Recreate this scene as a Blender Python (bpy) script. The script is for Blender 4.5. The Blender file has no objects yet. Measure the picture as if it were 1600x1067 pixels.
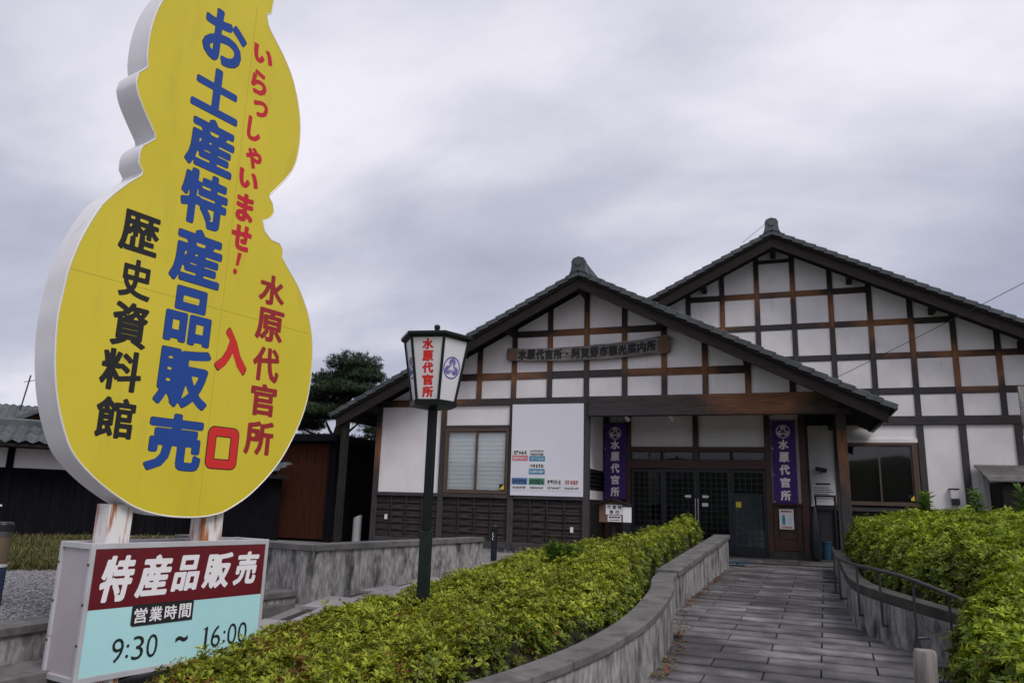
import bpy, bmesh, math, random
import numpy as np
from mathutils import Matrix, Vector
random.seed(7); rng = np.random.default_rng(11)
SC = bpy.context.scene; COL = SC.collection
rad = math.radians

# ------------------------------------------------------------------ camera
cam = bpy.data.objects.new('camera', bpy.data.cameras.new('camera')); COL.objects.link(cam)
cam.data.sensor_width = 36.0; cam.data.lens = 26.31; cam.data.clip_start = 0.05; cam.data.clip_end = 3000
_r = (0.94126251, 0.3363326, 0.03008765); _u = (0.04471609, -0.2124667, 0.97614465); _f = (-0.33470189, 0.91746296, 0.21502642)
M = Matrix.Identity(4)
for i in range(3):
    M[i][0] = _r[i]; M[i][1] = _u[i]; M[i][2] = -_f[i]
M.translation = (0, 0, 1.6)
cam.matrix_world = M
SC.camera = cam

# ------------------------------------------------------------------ sky, sun, exposure
SUN_EL, SUN_AZ = rad(50), rad(125)            # soft overcast light from behind the viewer's right
W = bpy.data.worlds.new('World'); SC.world = W; W.use_nodes = True
nt = W.node_tree; nt.nodes.clear()
def wn(t, **k):
    n = nt.nodes.new(t)
    for a, b in k.items(): setattr(n, a, b)
    return n
out = wn('ShaderNodeOutputWorld'); mixs = wn('ShaderNodeMixShader'); bg1 = wn('ShaderNodeBackground'); bg2 = wn('ShaderNodeBackground')
sky = wn('ShaderNodeTexSky', sky_type='NISHITA', sun_disc=False, sun_elevation=SUN_EL, sun_rotation=SUN_AZ)
nt.links.new(sky.outputs[0], bg1.inputs[0]); bg1.inputs[1].default_value = 0.06
tc = wn('ShaderNodeTexCoord'); sep = wn('ShaderNodeSeparateXYZ'); nt.links.new(tc.outputs['Generated'], sep.inputs[0])
# project the view direction on a cloud ceiling, then stretch it into streaks
def wm(op, a, b=None):
    n = wn('ShaderNodeMath', operation=op)
    for i, v in enumerate((a, b)):
        if v is None: continue
        if isinstance(v, (int, float)): n.inputs[i].default_value = v
        else: nt.links.new(v, n.inputs[i])
    return n.outputs[0]
zc = wm('ADD', wm('MAXIMUM', sep.outputs[2], 0.0), 0.34)
cxy = wn('ShaderNodeCombineXYZ'); nt.links.new(wm('DIVIDE', sep.outputs[0], zc), cxy.inputs[0]); nt.links.new(wm('DIVIDE', sep.outputs[1], zc), cxy.inputs[1])
mp = wn('ShaderNodeMapping'); mp.inputs['Rotation'].default_value = (0, 0, rad(-28)); mp.inputs['Scale'].default_value = (0.85, 1.35, 1); mp.inputs['Location'].default_value = (3.1, 1.4, 0)
nt.links.new(cxy.outputs[0], mp.inputs[0])
nz = wn('ShaderNodeTexNoise'); nz.inputs['Scale'].default_value = 1.15; nz.inputs['Detail'].default_value = 6; nz.inputs['Roughness'].default_value = 0.52; nz.inputs['Distortion'].default_value = 0.15
nt.links.new(mp.outputs[0], nz.inputs['Vector'])
nz2 = wn('ShaderNodeTexNoise'); nz2.inputs['Scale'].default_value = 0.62; nz2.inputs['Detail'].default_value = 3
nt.links.new(mp.outputs[0], nz2.inputs['Vector'])
f = wm('ADD', wm('MULTIPLY', nz.outputs[0], 0.5), wm('MULTIPLY', nz2.outputs[0], 0.5))
cr = wn('ShaderNodeValToRGB'); nt.links.new(f, cr.inputs[0])
e = cr.color_ramp.elements
e[0].position = 0.39; e[0].color = (0.25, 0.27, 0.36, 1)
e[1].position = 0.60; e[1].color = (0.71, 0.69, 0.755, 1)
m_ = cr.color_ramp.elements.new(0.5); m_.color = (0.43, 0.44, 0.53, 1)
nt.links.new(cr.outputs[0], bg2.inputs[0]); bg2.inputs[1].default_value = 1.0
mixs.inputs[0].default_value = 0.94
nt.links.new(bg1.outputs[0], mixs.inputs[1]); nt.links.new(bg2.outputs[0], mixs.inputs[2]); nt.links.new(mixs.outputs[0], out.inputs[0])
sun = bpy.data.objects.new('sun', bpy.data.lights.new('sun', 'SUN')); COL.objects.link(sun)
sun.data.energy = 1.75; sun.data.angle = rad(30); sun.data.color = (1.0, 0.955, 0.93)
_sd = Vector((math.sin(SUN_AZ) * math.cos(SUN_EL), math.cos(SUN_AZ) * math.cos(SUN_EL), math.sin(SUN_EL)))
sun.rotation_euler = _sd.to_track_quat('Z', 'Y').to_euler(); sun.location = (0, -10, 30)
vs = SC.view_settings; vs.view_transform = 'Standard'; vs.look = 'None'; vs.exposure = 0.38; vs.gamma = 1.0; vs.use_curve_mapping = False

# ------------------------------------------------------------------ materials
MT = {}
def mat(name, c1, c2=None, scale=4.0, rough=0.7, bump=0.0, stretch=(1, 1, 1), lo=0.35, hi=0.65, detail=6, coord='Object', metal=0.0, spec=0.4,
        c3=None, s3=1.0, lo3=0.55, hi3=0.7, stretch3=(1, 1, 1), bscale=None):
    m = bpy.data.materials.new(name); m.use_nodes = True; t = m.node_tree; N = t.nodes; L = t.links
    b = N['Principled BSDF']; b.inputs['Roughness'].default_value = rough; b.inputs['Metallic'].default_value = metal; b.inputs['Specular IOR Level'].default_value = spec
    MT[name] = m
    if c2 is None and bump == 0:
        b.inputs['Base Color'].default_value = (*c1, 1); return m
    tcn = N.new('ShaderNodeTexCoord')
    def noise(sc, st, d=detail):
        mpn = N.new('ShaderNodeMapping'); mpn.inputs['Scale'].default_value = st
        if coord == 'World':
            g = N.new('ShaderNodeNewGeometry'); L.new(g.outputs['Position'], mpn.inputs[0])
        else: L.new(tcn.outputs[coord], mpn.inputs[0])
        n = N.new('ShaderNodeTexNoise'); n.inputs['Scale'].default_value = sc; n.inputs['Detail'].default_value = d; n.inputs['Roughness'].default_value = 0.6
        L.new(mpn.outputs[0], n.inputs['Vector']); return n.outputs[0]
    def ramp(fac, a, z):
        r = N.new('ShaderNodeMapRange'); r.inputs['From Min'].default_value = a; r.inputs['From Max'].default_value = z; L.new(fac, r.inputs[0]); return r.outputs[0]
    def mixc(fac, a, c):
        x = N.new('ShaderNodeMix'); x.data_type = 'RGBA'; L.new(fac, x.inputs[0])
        for i, v in ((6, a), (7, c)):
            if isinstance(v, tuple): x.inputs[i].default_value = (*v, 1)
            else: L.new(v, x.inputs[i])
        return x.outputs[2]
    col = c1
    n1 = noise(scale, stretch)
    if c2 is not None: col = mixc(ramp(n1, lo, hi), c1, c2)
    if c3 is not None: col = mixc(ramp(noise(s3, stretch3), lo3, hi3), col, c3)
    if isinstance(col, tuple): b.inputs['Base Color'].default_value = (*col, 1)
    else: L.new(col, b.inputs['Base Color'])
    if bump:
        bn = N.new('ShaderNodeBump'); bn.inputs['Strength'].default_value = bump; bn.inputs['Distance'].default_value = 0.02
        L.new(noise(bscale, stretch) if bscale else n1, bn.inputs['Height']); L.new(bn.outputs[0], b.inputs['Normal'])
    m['_col'] = 0
    return m

def timber(name, xc, z0, slope=0.508):
    """weathered frame timber: brown where the eaves keep the rain off, bleached dark grey where it is washed"""
    m = bpy.data.materials.new(name); m.use_nodes = True; t = m.node_tree; N = t.nodes; L = t.links; b = N['Principled BSDF']
    b.inputs['Roughness'].default_value = 0.75; b.inputs['Specular IOR Level'].default_value = 0.3; MT[name] = m
    g = N.new('ShaderNodeNewGeometry'); s = N.new('ShaderNodeSeparateXYZ'); L.new(g.outputs['Position'], s.inputs[0])
    def mm(op, a, c=None):
        n = N.new('ShaderNodeMath'); n.operation = op
        for i, v in enumerate((a, c)):
            if v is None: continue
            if isinstance(v, (int, float)): n.inputs[i].default_value = v
            else: L.new(v, n.inputs[i])
        return n.outputs[0]
    h = mm('SUBTRACT', mm('SUBTRACT', z0, mm('MULTIPLY', mm('ABSOLUTE', mm('SUBTRACT', s.outputs[0], xc)), slope)), s.outputs[2])
    tcn = N.new('ShaderNodeTexCoord')
    def noise(st, sc, d=5, vec=None):
        mpn = N.new('ShaderNodeMapping'); mpn.inputs['Scale'].default_value = st; L.new(vec or tcn.outputs['Object'], mpn.inputs[0])
        n = N.new('ShaderNodeTexNoise'); n.inputs['Scale'].default_value = sc; n.inputs['Detail'].default_value = d; L.new(mpn.outputs[0], n.inputs['Vector']); return n.outputs[0]
    oi = N.new('ShaderNodeObjectInfo')
    big = noise((1, 1, 1), 1.1, 3, g.outputs['Position'])
    hh = mm('ADD', h, mm('ADD', mm('MULTIPLY', mm('SUBTRACT', big, 0.5), 1.7), mm('MULTIPLY', mm('SUBTRACT', oi.outputs['Random'], 0.5), 0.5)))
    r = N.new('ShaderNodeValToRGB'); L.new(mm('DIVIDE', hh, 4.0), r.inputs[0])
    e = r.color_ramp.elements; e[0].position = 0.10; e[0].color = (0.035, 0.025, 0.021, 1); e[1].position = 1.0; e[1].color = (0.055, 0.051, 0.053, 1)  # near-black first stop paints the eave shadow into the wood just below the roof
    for p, c in ((0.17, (0.15, 0.064, 0.029)), (0.29, (0.215, 0.098, 0.049)), (0.40, (0.060, 0.044, 0.038)), (0.52, (0.042, 0.038, 0.039))):
        x = r.color_ramp.elements.new(p); x.color = (*c, 1)
    gr = noise((1.2, 26, 26), 2.0)
    mx = N.new('ShaderNodeMix'); mx.data_type = 'RGBA'; mx.blend_type = 'MULTIPLY'; mx.inputs[0].default_value = 0.75; L.new(r.outputs[0], mx.inputs[6])
    rr = N.new('ShaderNodeMapRange'); rr.inputs[1].default_value = 0.3; rr.inputs[2].default_value = 0.7; rr.inputs[3].default_value = 0.45; rr.inputs[4].default_value = 1.35; L.new(gr, rr.inputs[0])
    L.new(rr.outputs[0], mx.inputs[7]); L.new(mx.outputs[2], b.inputs['Base Color'])
    bn = N.new('ShaderNodeBump'); bn.inputs['Strength'].default_value = 0.4; bn.inputs['Distance'].default_value = 0.01; L.new(gr, bn.inputs['Height']); L.new(bn.outputs[0], b.inputs['Normal'])
    return m

def leafmat(name, cols, red=0.0, redc=(0.22, 0.06, 0.02), trans=0.25):
    m = bpy.data.materials.new(name); m.use_nodes = True; t = m.node_tree; N = t.nodes; L = t.links; b = N['Principled BSDF']; MT[name] = m
    b.inputs['Roughness'].default_value = 0.55; b.inputs['Specular IOR Level'].default_value = 0.35
    g = N.new('ShaderNodeNewGeometry'); r = N.new('ShaderNodeValToRGB'); L.new(g.outputs['Random Per Island'], r.inputs[0])
    e = r.color_ramp.elements; n = len(cols)
    e[0].position = 0; e[0].color = (*cols[0], 1); e[1].position = 0.97 - red; e[1].color = (*cols[-1], 1)
    for i, c in enumerate(cols[1:-1]):
        x = r.color_ramp.elements.new((i + 1) / (n - 1) * (0.97 - red)); x.color = (*c, 1)
    if red:
        x = r.color_ramp.elements.new(0.98 - red); x.color = (*redc, 1)
    mp_ = N.new('ShaderNodeTexNoise'); mp_.inputs['Scale'].default_value = 2.2; mp_.inputs['Detail'].default_value = 3; L.new(g.outputs['Position'], mp_.inputs['Vector'])
    mr = N.new('ShaderNodeMapRange'); mr.inputs[1].default_value = 0.35; mr.inputs[2].default_value = 0.68; mr.inputs[3].default_value = 0.62; mr.inputs[4].default_value = 1.15; L.new(mp_.outputs[0], mr.inputs[0])
    mx = N.new('ShaderNodeMix'); mx.data_type = 'RGBA'; mx.blend_type = 'MULTIPLY'; mx.inputs[0].default_value = 1; L.new(r.outputs[0], mx.inputs[6]); L.new(mr.outputs[0], mx.inputs[7])
    L.new(mx.outputs[2], b.inputs['Base Color'])
    tr = N.new('ShaderNodeBsdfTranslucent'); L.new(mx.outputs[2], tr.inputs[0]); ms = N.new('ShaderNodeMixShader'); ms.inputs[0].default_value = trans
    L.new(b.outputs[0], ms.inputs[1]); L.new(tr.outputs[0], ms.inputs[2]); L.new(ms.outputs[0], N['Material Output'].inputs[0])
    return m

def glassmat(name, tint=(0.8, 0.85, 0.85), refl=0.12):
    m = bpy.data.materials.new(name); m.use_nodes = True; t = m.node_tree; N = t.nodes; L = t.links; N.remove(N['Principled BSDF']); MT[name] = m
    tr = N.new('ShaderNodeBsdfTransparent'); tr.inputs[0].default_value = (*tint, 1); gl = N.new('ShaderNodeBsdfGlossy'); gl.inputs['Roughness'].default_value = 0.03
    fr = N.new('ShaderNodeLayerWeight'); fr.inputs[0].default_value = 0.5; pw_ = N.new('ShaderNodeMath'); pw_.operation = 'POWER'; pw_.inputs[1].default_value = 4.0; L.new(fr.outputs['Facing'], pw_.inputs[0]); ad = N.new('ShaderNodeMath'); ad.operation = 'MULTIPLY_ADD'; ad.inputs[1].default_value = 0.8; ad.inputs[2].default_value = refl; L.new(pw_.outputs[0], ad.inputs[0])
    ms = N.new('ShaderNodeMixShader'); L.new(ad.outputs[0], ms.inputs[0]); L.new(tr.outputs[0], ms.inputs[1]); L.new(gl.outputs[0], ms.inputs[2]); L.new(ms.outputs[0], N['Material Output'].inputs[0])
    return m

X0 = -4.296; BAY = 0.909; XR = -0.03
timber('timber_front', X0, 6.75); timber('timber_rear', XR, 8.55, 0.505); timber('timber_beam', -0.55, 4.95, -0.42)
mat('dark_timber', (0.013, 0.011, 0.010), (0.032, 0.027, 0.026), 2, 0.85, 0.3, (1.2, 22, 22), spec=0.12)
mat('barge_wood', (0.012, 0.0095, 0.009), (0.029, 0.023, 0.021), 2, 0.8, 0.3, (0.8, 18, 18), spec=0.15)
mat('wainscot_wood', (0.010, 0.009, 0.009), (0.060, 0.050, 0.048), 2.2, 0.9, 0.5, (1.0, 22, 22), spec=0.12, c3=(0.12, 0.07, 0.045), s3=1.3, lo3=0.66, hi3=0.74)
mat('red_brown_wood', (0.028, 0.009, 0.006), (0.062, 0.021, 0.012), 2, 0.5, 0.2, (1.2, 22, 22))
mat('plaster', (0.68, 0.65, 0.655), (0.77, 0.745, 0.745), 1.6, 0.9, 0.05, c3=(0.46, 0.43, 0.41), s3=2.6, lo3=0.60, hi3=0.95, stretch3=(2.2, 2.2, 0.6), coord='World', bscale=30)
mat('roof_tile', (0.035, 0.043, 0.047), (0.085, 0.098, 0.102), 3, 0.5, 0.2, c3=(0.05, 0.06, 0.05), s3=6, coord='World')
mat('concrete', (0.14, 0.135, 0.133), (0.38, 0.365, 0.355), 9.0, 0.9, 0.3, (2.8, 2.8, 0.8), lo=0.34, hi=0.66, c3=(0.045, 0.044, 0.043), s3=2.6, lo3=0.46, hi3=0.66, stretch3=(1.9, 1.9, 1.0), coord='World', detail=11)
mat('cap_stone', (0.075, 0.072, 0.068), (0.17, 0.16, 0.155), 5, 0.85, 0.25, c3=(0.075, 0.075, 0.068), s3=2.5, lo3=0.5, hi3=0.72, coord='World')
def pavmat():
    m = mat('paving', (0.085, 0.08, 0.081), (0.24, 0.229, 0.231), 2.6, 0.55, 0.3, lo=0.36, hi=0.68, c3=(0.06, 0.056, 0.058), s3=0.9, lo3=0.44, hi3=0.66, coord='World', bscale=55)
    t = m.node_tree; N = t.nodes; L = t.links; b = N['Principled BSDF']; src = b.inputs['Base Color'].links[0].from_socket
    oi = N.new('ShaderNodeObjectInfo'); r = N.new('ShaderNodeMapRange'); r.inputs[3].default_value = 0.68; r.inputs[4].default_value = 1.25; L.new(oi.outputs['Random'], r.inputs[0])
    tcn = N.new('ShaderNodeTexCoord'); sp = N.new('ShaderNodeSeparateXYZ'); L.new(tcn.outputs['Generated'], sp.inputs[0])          # grime gathers along the joints of each stone
    a = N.new('ShaderNodeMath'); a.operation = 'SUBTRACT'; a.inputs[1].default_value = 0.5; L.new(sp.outputs[1], a.inputs[0]); ab = N.new('ShaderNodeMath'); ab.operation = 'ABSOLUTE'; L.new(a.outputs[0], ab.inputs[0])
    nz_ = N.new('ShaderNodeTexNoise'); nz_.inputs['Scale'].default_value = 7; g = N.new('ShaderNodeNewGeometry'); L.new(g.outputs['Position'], nz_.inputs['Vector'])
    ad = N.new('ShaderNodeMath'); ad.operation = 'MULTIPLY_ADD'; ad.inputs[1].default_value = 0.5; L.new(nz_.outputs[0], ad.inputs[0]); L.new(ab.outputs[0], ad.inputs[2])
    e_ = N.new('ShaderNodeMapRange'); e_.inputs[1].default_value = 0.48; e_.inputs[2].default_value = 0.74; e_.inputs[3].default_value = 1.0; e_.inputs[4].default_value = 0.55; L.new(ad.outputs[0], e_.inputs[0])
    pr = N.new('ShaderNodeMath'); pr.operation = 'MULTIPLY'; L.new(r.outputs[0], pr.inputs[0]); L.new(e_.outputs[0], pr.inputs[1])
    mx = N.new('ShaderNodeMix'); mx.data_type = 'RGBA'; mx.blend_type = 'MULTIPLY'; mx.inputs[0].default_value = 1; L.new(src, mx.inputs[6]); L.new(pr.outputs[0], mx.inputs[7]); L.new(mx.outputs[2], b.inputs['Base Color'])
pavmat()
mat('joint', (0.018, 0.017, 0.016), (0.04, 0.038, 0.036), 8, 0.95, coord='World')
mat('path_slab', (0.22, 0.208, 0.22), (0.30, 0.288, 0.30), 3, 0.8, 0.15, coord='World')
mat('soil', (0.04, 0.032, 0.024), (0.075, 0.06, 0.045), 9, 0.95, 0.6, coord='World')
mat('ground', (0.16, 0.155, 0.15), (0.24, 0.23, 0.225), 1.2, 0.95, 0.3, coord='World')
mat('gravel', (0.13, 0.127, 0.135), (0.33, 0.32, 0.33), 16, 0.9, 0.4, coord='World', detail=2)
mat('sign_yellow', (0.60, 0.485, 0.024), (0.65, 0.53, 0.032), 0.8, 0.42, 0.0, coord='World', c3=(0.47, 0.375, 0.04), s3=1.8, lo3=0.56, hi3=0.95, stretch3=(2.2, 2.2, 0.5))
mat('sign_white', (0.70, 0.69, 0.70), (0.77, 0.76, 0.765), 2, 0.5, 0.0, coord='World', c3=(0.42, 0.40, 0.39), s3=2.6, lo3=0.62, hi3=0.85, stretch3=(2, 2, 0.6))
mat('rusty_white', (0.70, 0.68, 0.65), (0.74, 0.72, 0.70), 3, 0.6, 0.15, c3=(0.36, 0.13, 0.045), s3=3.2, lo3=0.49, hi3=0.58, stretch3=(3.4, 3.4, 0.35), coord='World')
mat('aluminium', (0.50, 0.50, 0.52), (0.60, 0.60, 0.62), 3, 0.4, 0.0, metal=0.3, c3=(0.28, 0.17, 0.11), s3=9, lo3=0.68, hi3=0.75, coord='World')
mat('box_side', (0.40, 0.355, 0.39), (0.44, 0.40, 0.43), 2, 0.5, coord='World')
mat('box_red', (0.105, 0.007, 0.013), (0.135, 0.010, 0.017), 2, 0.4, coord='World')
mat('box_cyan', (0.40, 0.70, 0.71), (0.45, 0.745, 0.745), 1.5, 0.4, coord='World')
mat('ink_blue', (0.010, 0.055, 0.27)); mat('ink_black', (0.012, 0.012, 0.013)); mat('ink_red', (0.50, 0.014, 0.028)); mat('ink_maroon', (0.30, 0.018, 0.022))
mat('ink_scarlet', (0.60, 0.022, 0.02)); mat('ink_white', (0.78, 0.76, 0.77)); mat('ink_purple', (0.075, 0.05, 0.33))
mat('lamp_metal', (0.007, 0.012, 0.013), (0.013, 0.020, 0.021), 3, 0.5, spec=0.25, coord='World', c3=(0.11, 0.045, 0.022), s3=2.0, lo3=0.62, hi3=0.72, stretch3=(3, 3, 0.5))
mat('lamp_black', (0.006, 0.009, 0.010), rough=0.45, spec=0.25)
mat('lamp_panel', (0.60, 0.60, 0.62), (0.66, 0.66, 0.68), 1.5, 0.35, coord='World')
mat('banner', (0.052, 0.018, 0.13), (0.068, 0.025, 0.17), 3, 0.8, 0.15, coord='World')
mat('board_grey', (0.075, 0.066, 0.062), (0.23, 0.21, 0.20), 2, 0.8, 0.4, (1, 12, 12)); mat('board_brown', (0.11, 0.058, 0.04), (0.17, 0.10, 0.07), 4, 0.8, 0.3)
mat('notice_white', (0.64, 0.645, 0.70), (0.67, 0.67, 0.725), 1, 0.35, coord='World')
mat('paper', (0.68, 0.67, 0.67)); mat('pink', (0.58, 0.18, 0.21)); mat('teal', (0.05, 0.25, 0.38)); mat('blue_label', (0.07, 0.17, 0.36)); mat('green_label', (0.07, 0.24, 0.15))
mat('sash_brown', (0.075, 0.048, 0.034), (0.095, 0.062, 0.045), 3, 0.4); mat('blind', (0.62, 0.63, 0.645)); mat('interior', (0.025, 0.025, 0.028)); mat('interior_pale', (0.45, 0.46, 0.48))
mat('black_metal', (0.016, 0.016, 0.018), rough=0.4); mat('rail_metal', (0.035, 0.036, 0.038), (0.06, 0.06, 0.06), 5, 0.45, metal=0.4, coord='World')
mat('steel', (0.55, 0.54, 0.54), rough=0.3, metal=0.8); mat('lamp_white', (0.75, 0.74, 0.75)); mat('navy', (0.006, 0.009, 0.013), rough=0.4); mat('blue_plastic', (0.012, 0.055, 0.09), rough=0.4)
mat('yellow_tag', (0.65, 0.5, 0.04)); mat('stake', (0.15, 0.135, 0.125), (0.27, 0.245, 0.23), 3, 0.85, 0.3, (6, 6, 0.8), coord='World', c3=(0.16, 0.14, 0.125), s3=5)
mat('black_boards', (0.004, 0.004, 0.006), (0.010, 0.0095, 0.012), 2, 0.9, 0.3, (22, 22, 1), coord='World', spec=0.08); mat('brown_boards', (0.040, 0.013, 0.008), (0.065, 0.021, 0.012), 2, 0.85, 0.2, (14, 14, 1), coord='World', spec=0.1)
mat('bark', (0.05, 0.035, 0.026), (0.10, 0.07, 0.05), 6, 0.9, 0.6, coord='World'); mat('twigs', (0.012, 0.013, 0.006), (0.040, 0.036, 0.016), 30, 0.95, 0.5, coord='World')
mat('skin_print', (0.45, 0.62, 0.72)); mat('band_blue', (0.03, 0.045, 0.09)); mat('band_amber', (0.16, 0.12, 0.07))
leafmat('azalea', [(0.085, 0.105, 0.010), (0.21, 0.26, 0.020), (0.45, 0.49, 0.040), (0.33, 0.38, 0.028)], 0.0, trans=0.3)
leafmat('azalea_bright', [(0.075, 0.125, 0.008), (0.16, 0.22, 0.010), (0.41, 0.50, 0.030), (0.29, 0.38, 0.020)], 0.0, trans=0.3)
leafmat('azalea_shaded', [(0.06, 0.10, 0.009), (0.115, 0.165, 0.014), (0.20, 0.26, 0.020), (0.14, 0.19, 0.016)], 0.03, redc=(0.16, 0.05, 0.02), trans=0.25)  # darker greens with the shade of the hedge sides painted into the leaf colour
leafmat('azalea_dry', [(0.26, 0.07, 0.016), (0.16, 0.06, 0.02), (0.22, 0.15, 0.02)], 0.0)
leafmat('weed', [(0.07, 0.15, 0.018), (0.15, 0.25, 0.03), (0.11, 0.20, 0.03)]); leafmat('pine', [(0.014, 0.032, 0.012), (0.03, 0.055, 0.016), (0.022, 0.045, 0.018)], trans=0.1); leafmat('grass', [(0.06, 0.075, 0.015), (0.13, 0.12, 0.03), (0.16, 0.13, 0.05)])
glassmat('glass', (0.93, 0.95, 0.95), 0.05); glassmat('glass_dark', (0.75, 0.8, 0.82), 0.035); glassmat('glass_grey', (0.6, 0.6, 0.6), 0.06)

# ------------------------------------------------------------------ object helpers
WM = {}
def link(o, parent=None, mw=None):
    COL.objects.link(o); mw = mw or Matrix.Identity(4)
    o.matrix_basis = mw
    if parent is not None:
        o.parent = parent; o.matrix_parent_inverse = WM[parent].inverted()
    WM[o] = mw.copy()
    return o
def thing(name, label, cat, loc, group=None, kind=None):
    o = bpy.data.objects.new(name, None); o.empty_display_size = 0.1; link(o, None, Matrix.Translation(loc)); return tag(o, label, cat, group, kind)
def tag(o, label=None, cat=None, group=None, kind=None):
    if label: o['label'] = label
    if cat: o['category'] = cat
    if group: o['group'] = group
    if kind: o['kind'] = kind
    return o
class MB:
    def __init__(s): s.v = []; s.f = []
    def add(s, v, f): n = len(s.v); s.v += [tuple(p) for p in v]; s.f += [tuple(i + n for i in q) for q in f]; return s
    def box(s, x0, x1, y0, y1, z0, z1):
        return s.add([(x0, y0, z0), (x1, y0, z0), (x1, y1, z0), (x0, y1, z0), (x0, y0, z1), (x1, y0, z1), (x1, y1, z1), (x0, y1, z1)],
                     [(0, 3, 2, 1), (4, 5, 6, 7), (0, 1, 5, 4), (1, 2, 6, 5), (2, 3, 7, 6), (3, 0, 4, 7)])
    def prism(s, pts, o, U, V, N, d0, d1):
        o, U, V, N = map(Vector, (o, U, V, N)); n = len(pts)
        a = [o + U * p[0] + V * p[1] + N * d0 for p in pts]; b = [o + U * p[0] + V * p[1] + N * d1 for p in pts]
        return s.add(a + b, [tuple(range(n - 1, -1, -1)), tuple(range(n, 2 * n))] + [(i, (i + 1) % n, n + (i + 1) % n, n + i) for i in range(n)])
    def tube(s, path, r, n=8, cap=True):
        path = [Vector(p) for p in path]; rs = r if isinstance(r, (list, tuple)) else [r] * len(path); rings = []
        for i, p in enumerate(path):
            t = (path[min(i + 1, len(path) - 1)] - path[max(i - 1, 0)]).normalized()
            a = t.cross(Vector((0, 0, 1)) if abs(t.z) < 0.9 else Vector((1, 0, 0))).normalized(); b = t.cross(a)
            rings.append([p + (a * math.cos(q * 2 * math.pi / n) + b * math.sin(q * 2 * math.pi / n)) * rs[i] for q in range(n)])
        v = [p for g in rings for p in g]; fs = [(i * n + q, i * n + (q + 1) % n, (i + 1) * n + (q + 1) % n, (i + 1) * n + q) for i in range(len(path) - 1) for q in range(n)]
        if cap: fs += [tuple(range(n - 1, -1, -1)), tuple(range((len(path) - 1) * n, len(path) * n))]
        return s.add(v, fs)
    def lathe(s, prof, c, n=20):
        return s.tube([(c[0], c[1], c[2] + z + i * 1e-5) for i, (r, z) in enumerate(prof)], [max(r, 1e-4) for r, z in prof], n)
    def build(s, name, m, parent=None, bevel=0, smooth=False, origin=None):
        me = bpy.data.meshes.new(name); o0 = Vector(origin) if origin else Vector((0, 0, 0))
        me.from_pydata([tuple(Vector(p) - o0) for p in s.v], [], s.f)
        b = bmesh.new(); b.from_mesh(me)
        if not getattr(s, 'keep', False): bmesh.ops.recalc_face_normals(b, faces=b.faces)
        if bevel: bmesh.ops.bevel(b, geom=[e for e in b.edges if len(e.link_faces) == 2 and e.calc_face_angle() > 0.5], offset=bevel, segments=2, affect='EDGES', profile=0.6)
        b.to_mesh(me); b.free(); me.materials.append(MT[m])
        if smooth:
            for p in me.polygons: p.use_smooth = True
            try: me.set_sharp_from_angle(angle=rad(40))
            except Exception: pass
        return link(bpy.data.objects.new(name, me), parent, Matrix.Translation(o0))
def beam(name, p0, p1, w, h, m, parent=None, up=None, bevel=0.006):
    """a bar with its own grain axis: local X runs along the bar"""
    p0, p1 = Vector(p0), Vector(p1); ax = (p1 - p0); Ln = ax.length; ax /= Ln
    up = Vector(up) if up else (Vector((0, 0, 1)) if abs(ax.z) < 0.95 else Vector((0, -1, 0)))
    ay = up.cross(ax).normalized(); az = ax.cross(ay)
    mb = MB().box(0, Ln, -w / 2, w / 2, -h / 2, h / 2); o = mb.build(name, m, None, bevel)
    mw = Matrix((( ax.x, ay.x, az.x, p0.x), (ax.y, ay.y, az.y, p0.y), (ax.z, ay.z, az.z, p0.z), (0, 0, 0, 1)))
    o.matrix_basis = mw; WM[o] = mw.copy()
    if parent is not None: o.parent = parent; o.matrix_parent_inverse = WM[parent].inverted()
    return o
def fast_mesh(name, V, quads, m, parent=None, smooth=False, tri=False):
    me = bpy.data.meshes.new(name); k = 3 if tri else 4; nf = len(quads)
    me.vertices.add(len(V)); me.vertices.foreach_set('co', np.asarray(V, np.float32).ravel())
    me.loops.add(nf * k); me.loops.foreach_set('vertex_index', np.asarray(quads, np.int32).ravel())
    me.polygons.add(nf); me.polygons.foreach_set('loop_start', np.arange(0, nf * k, k, dtype=np.int32))
    me.update(calc_edges=True); me.materials.append(MT[m])
    if smooth: me.polygons.foreach_set('use_smooth', np.ones(nf, bool))
    return link(bpy.data.objects.new(name, me), parent)

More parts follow.
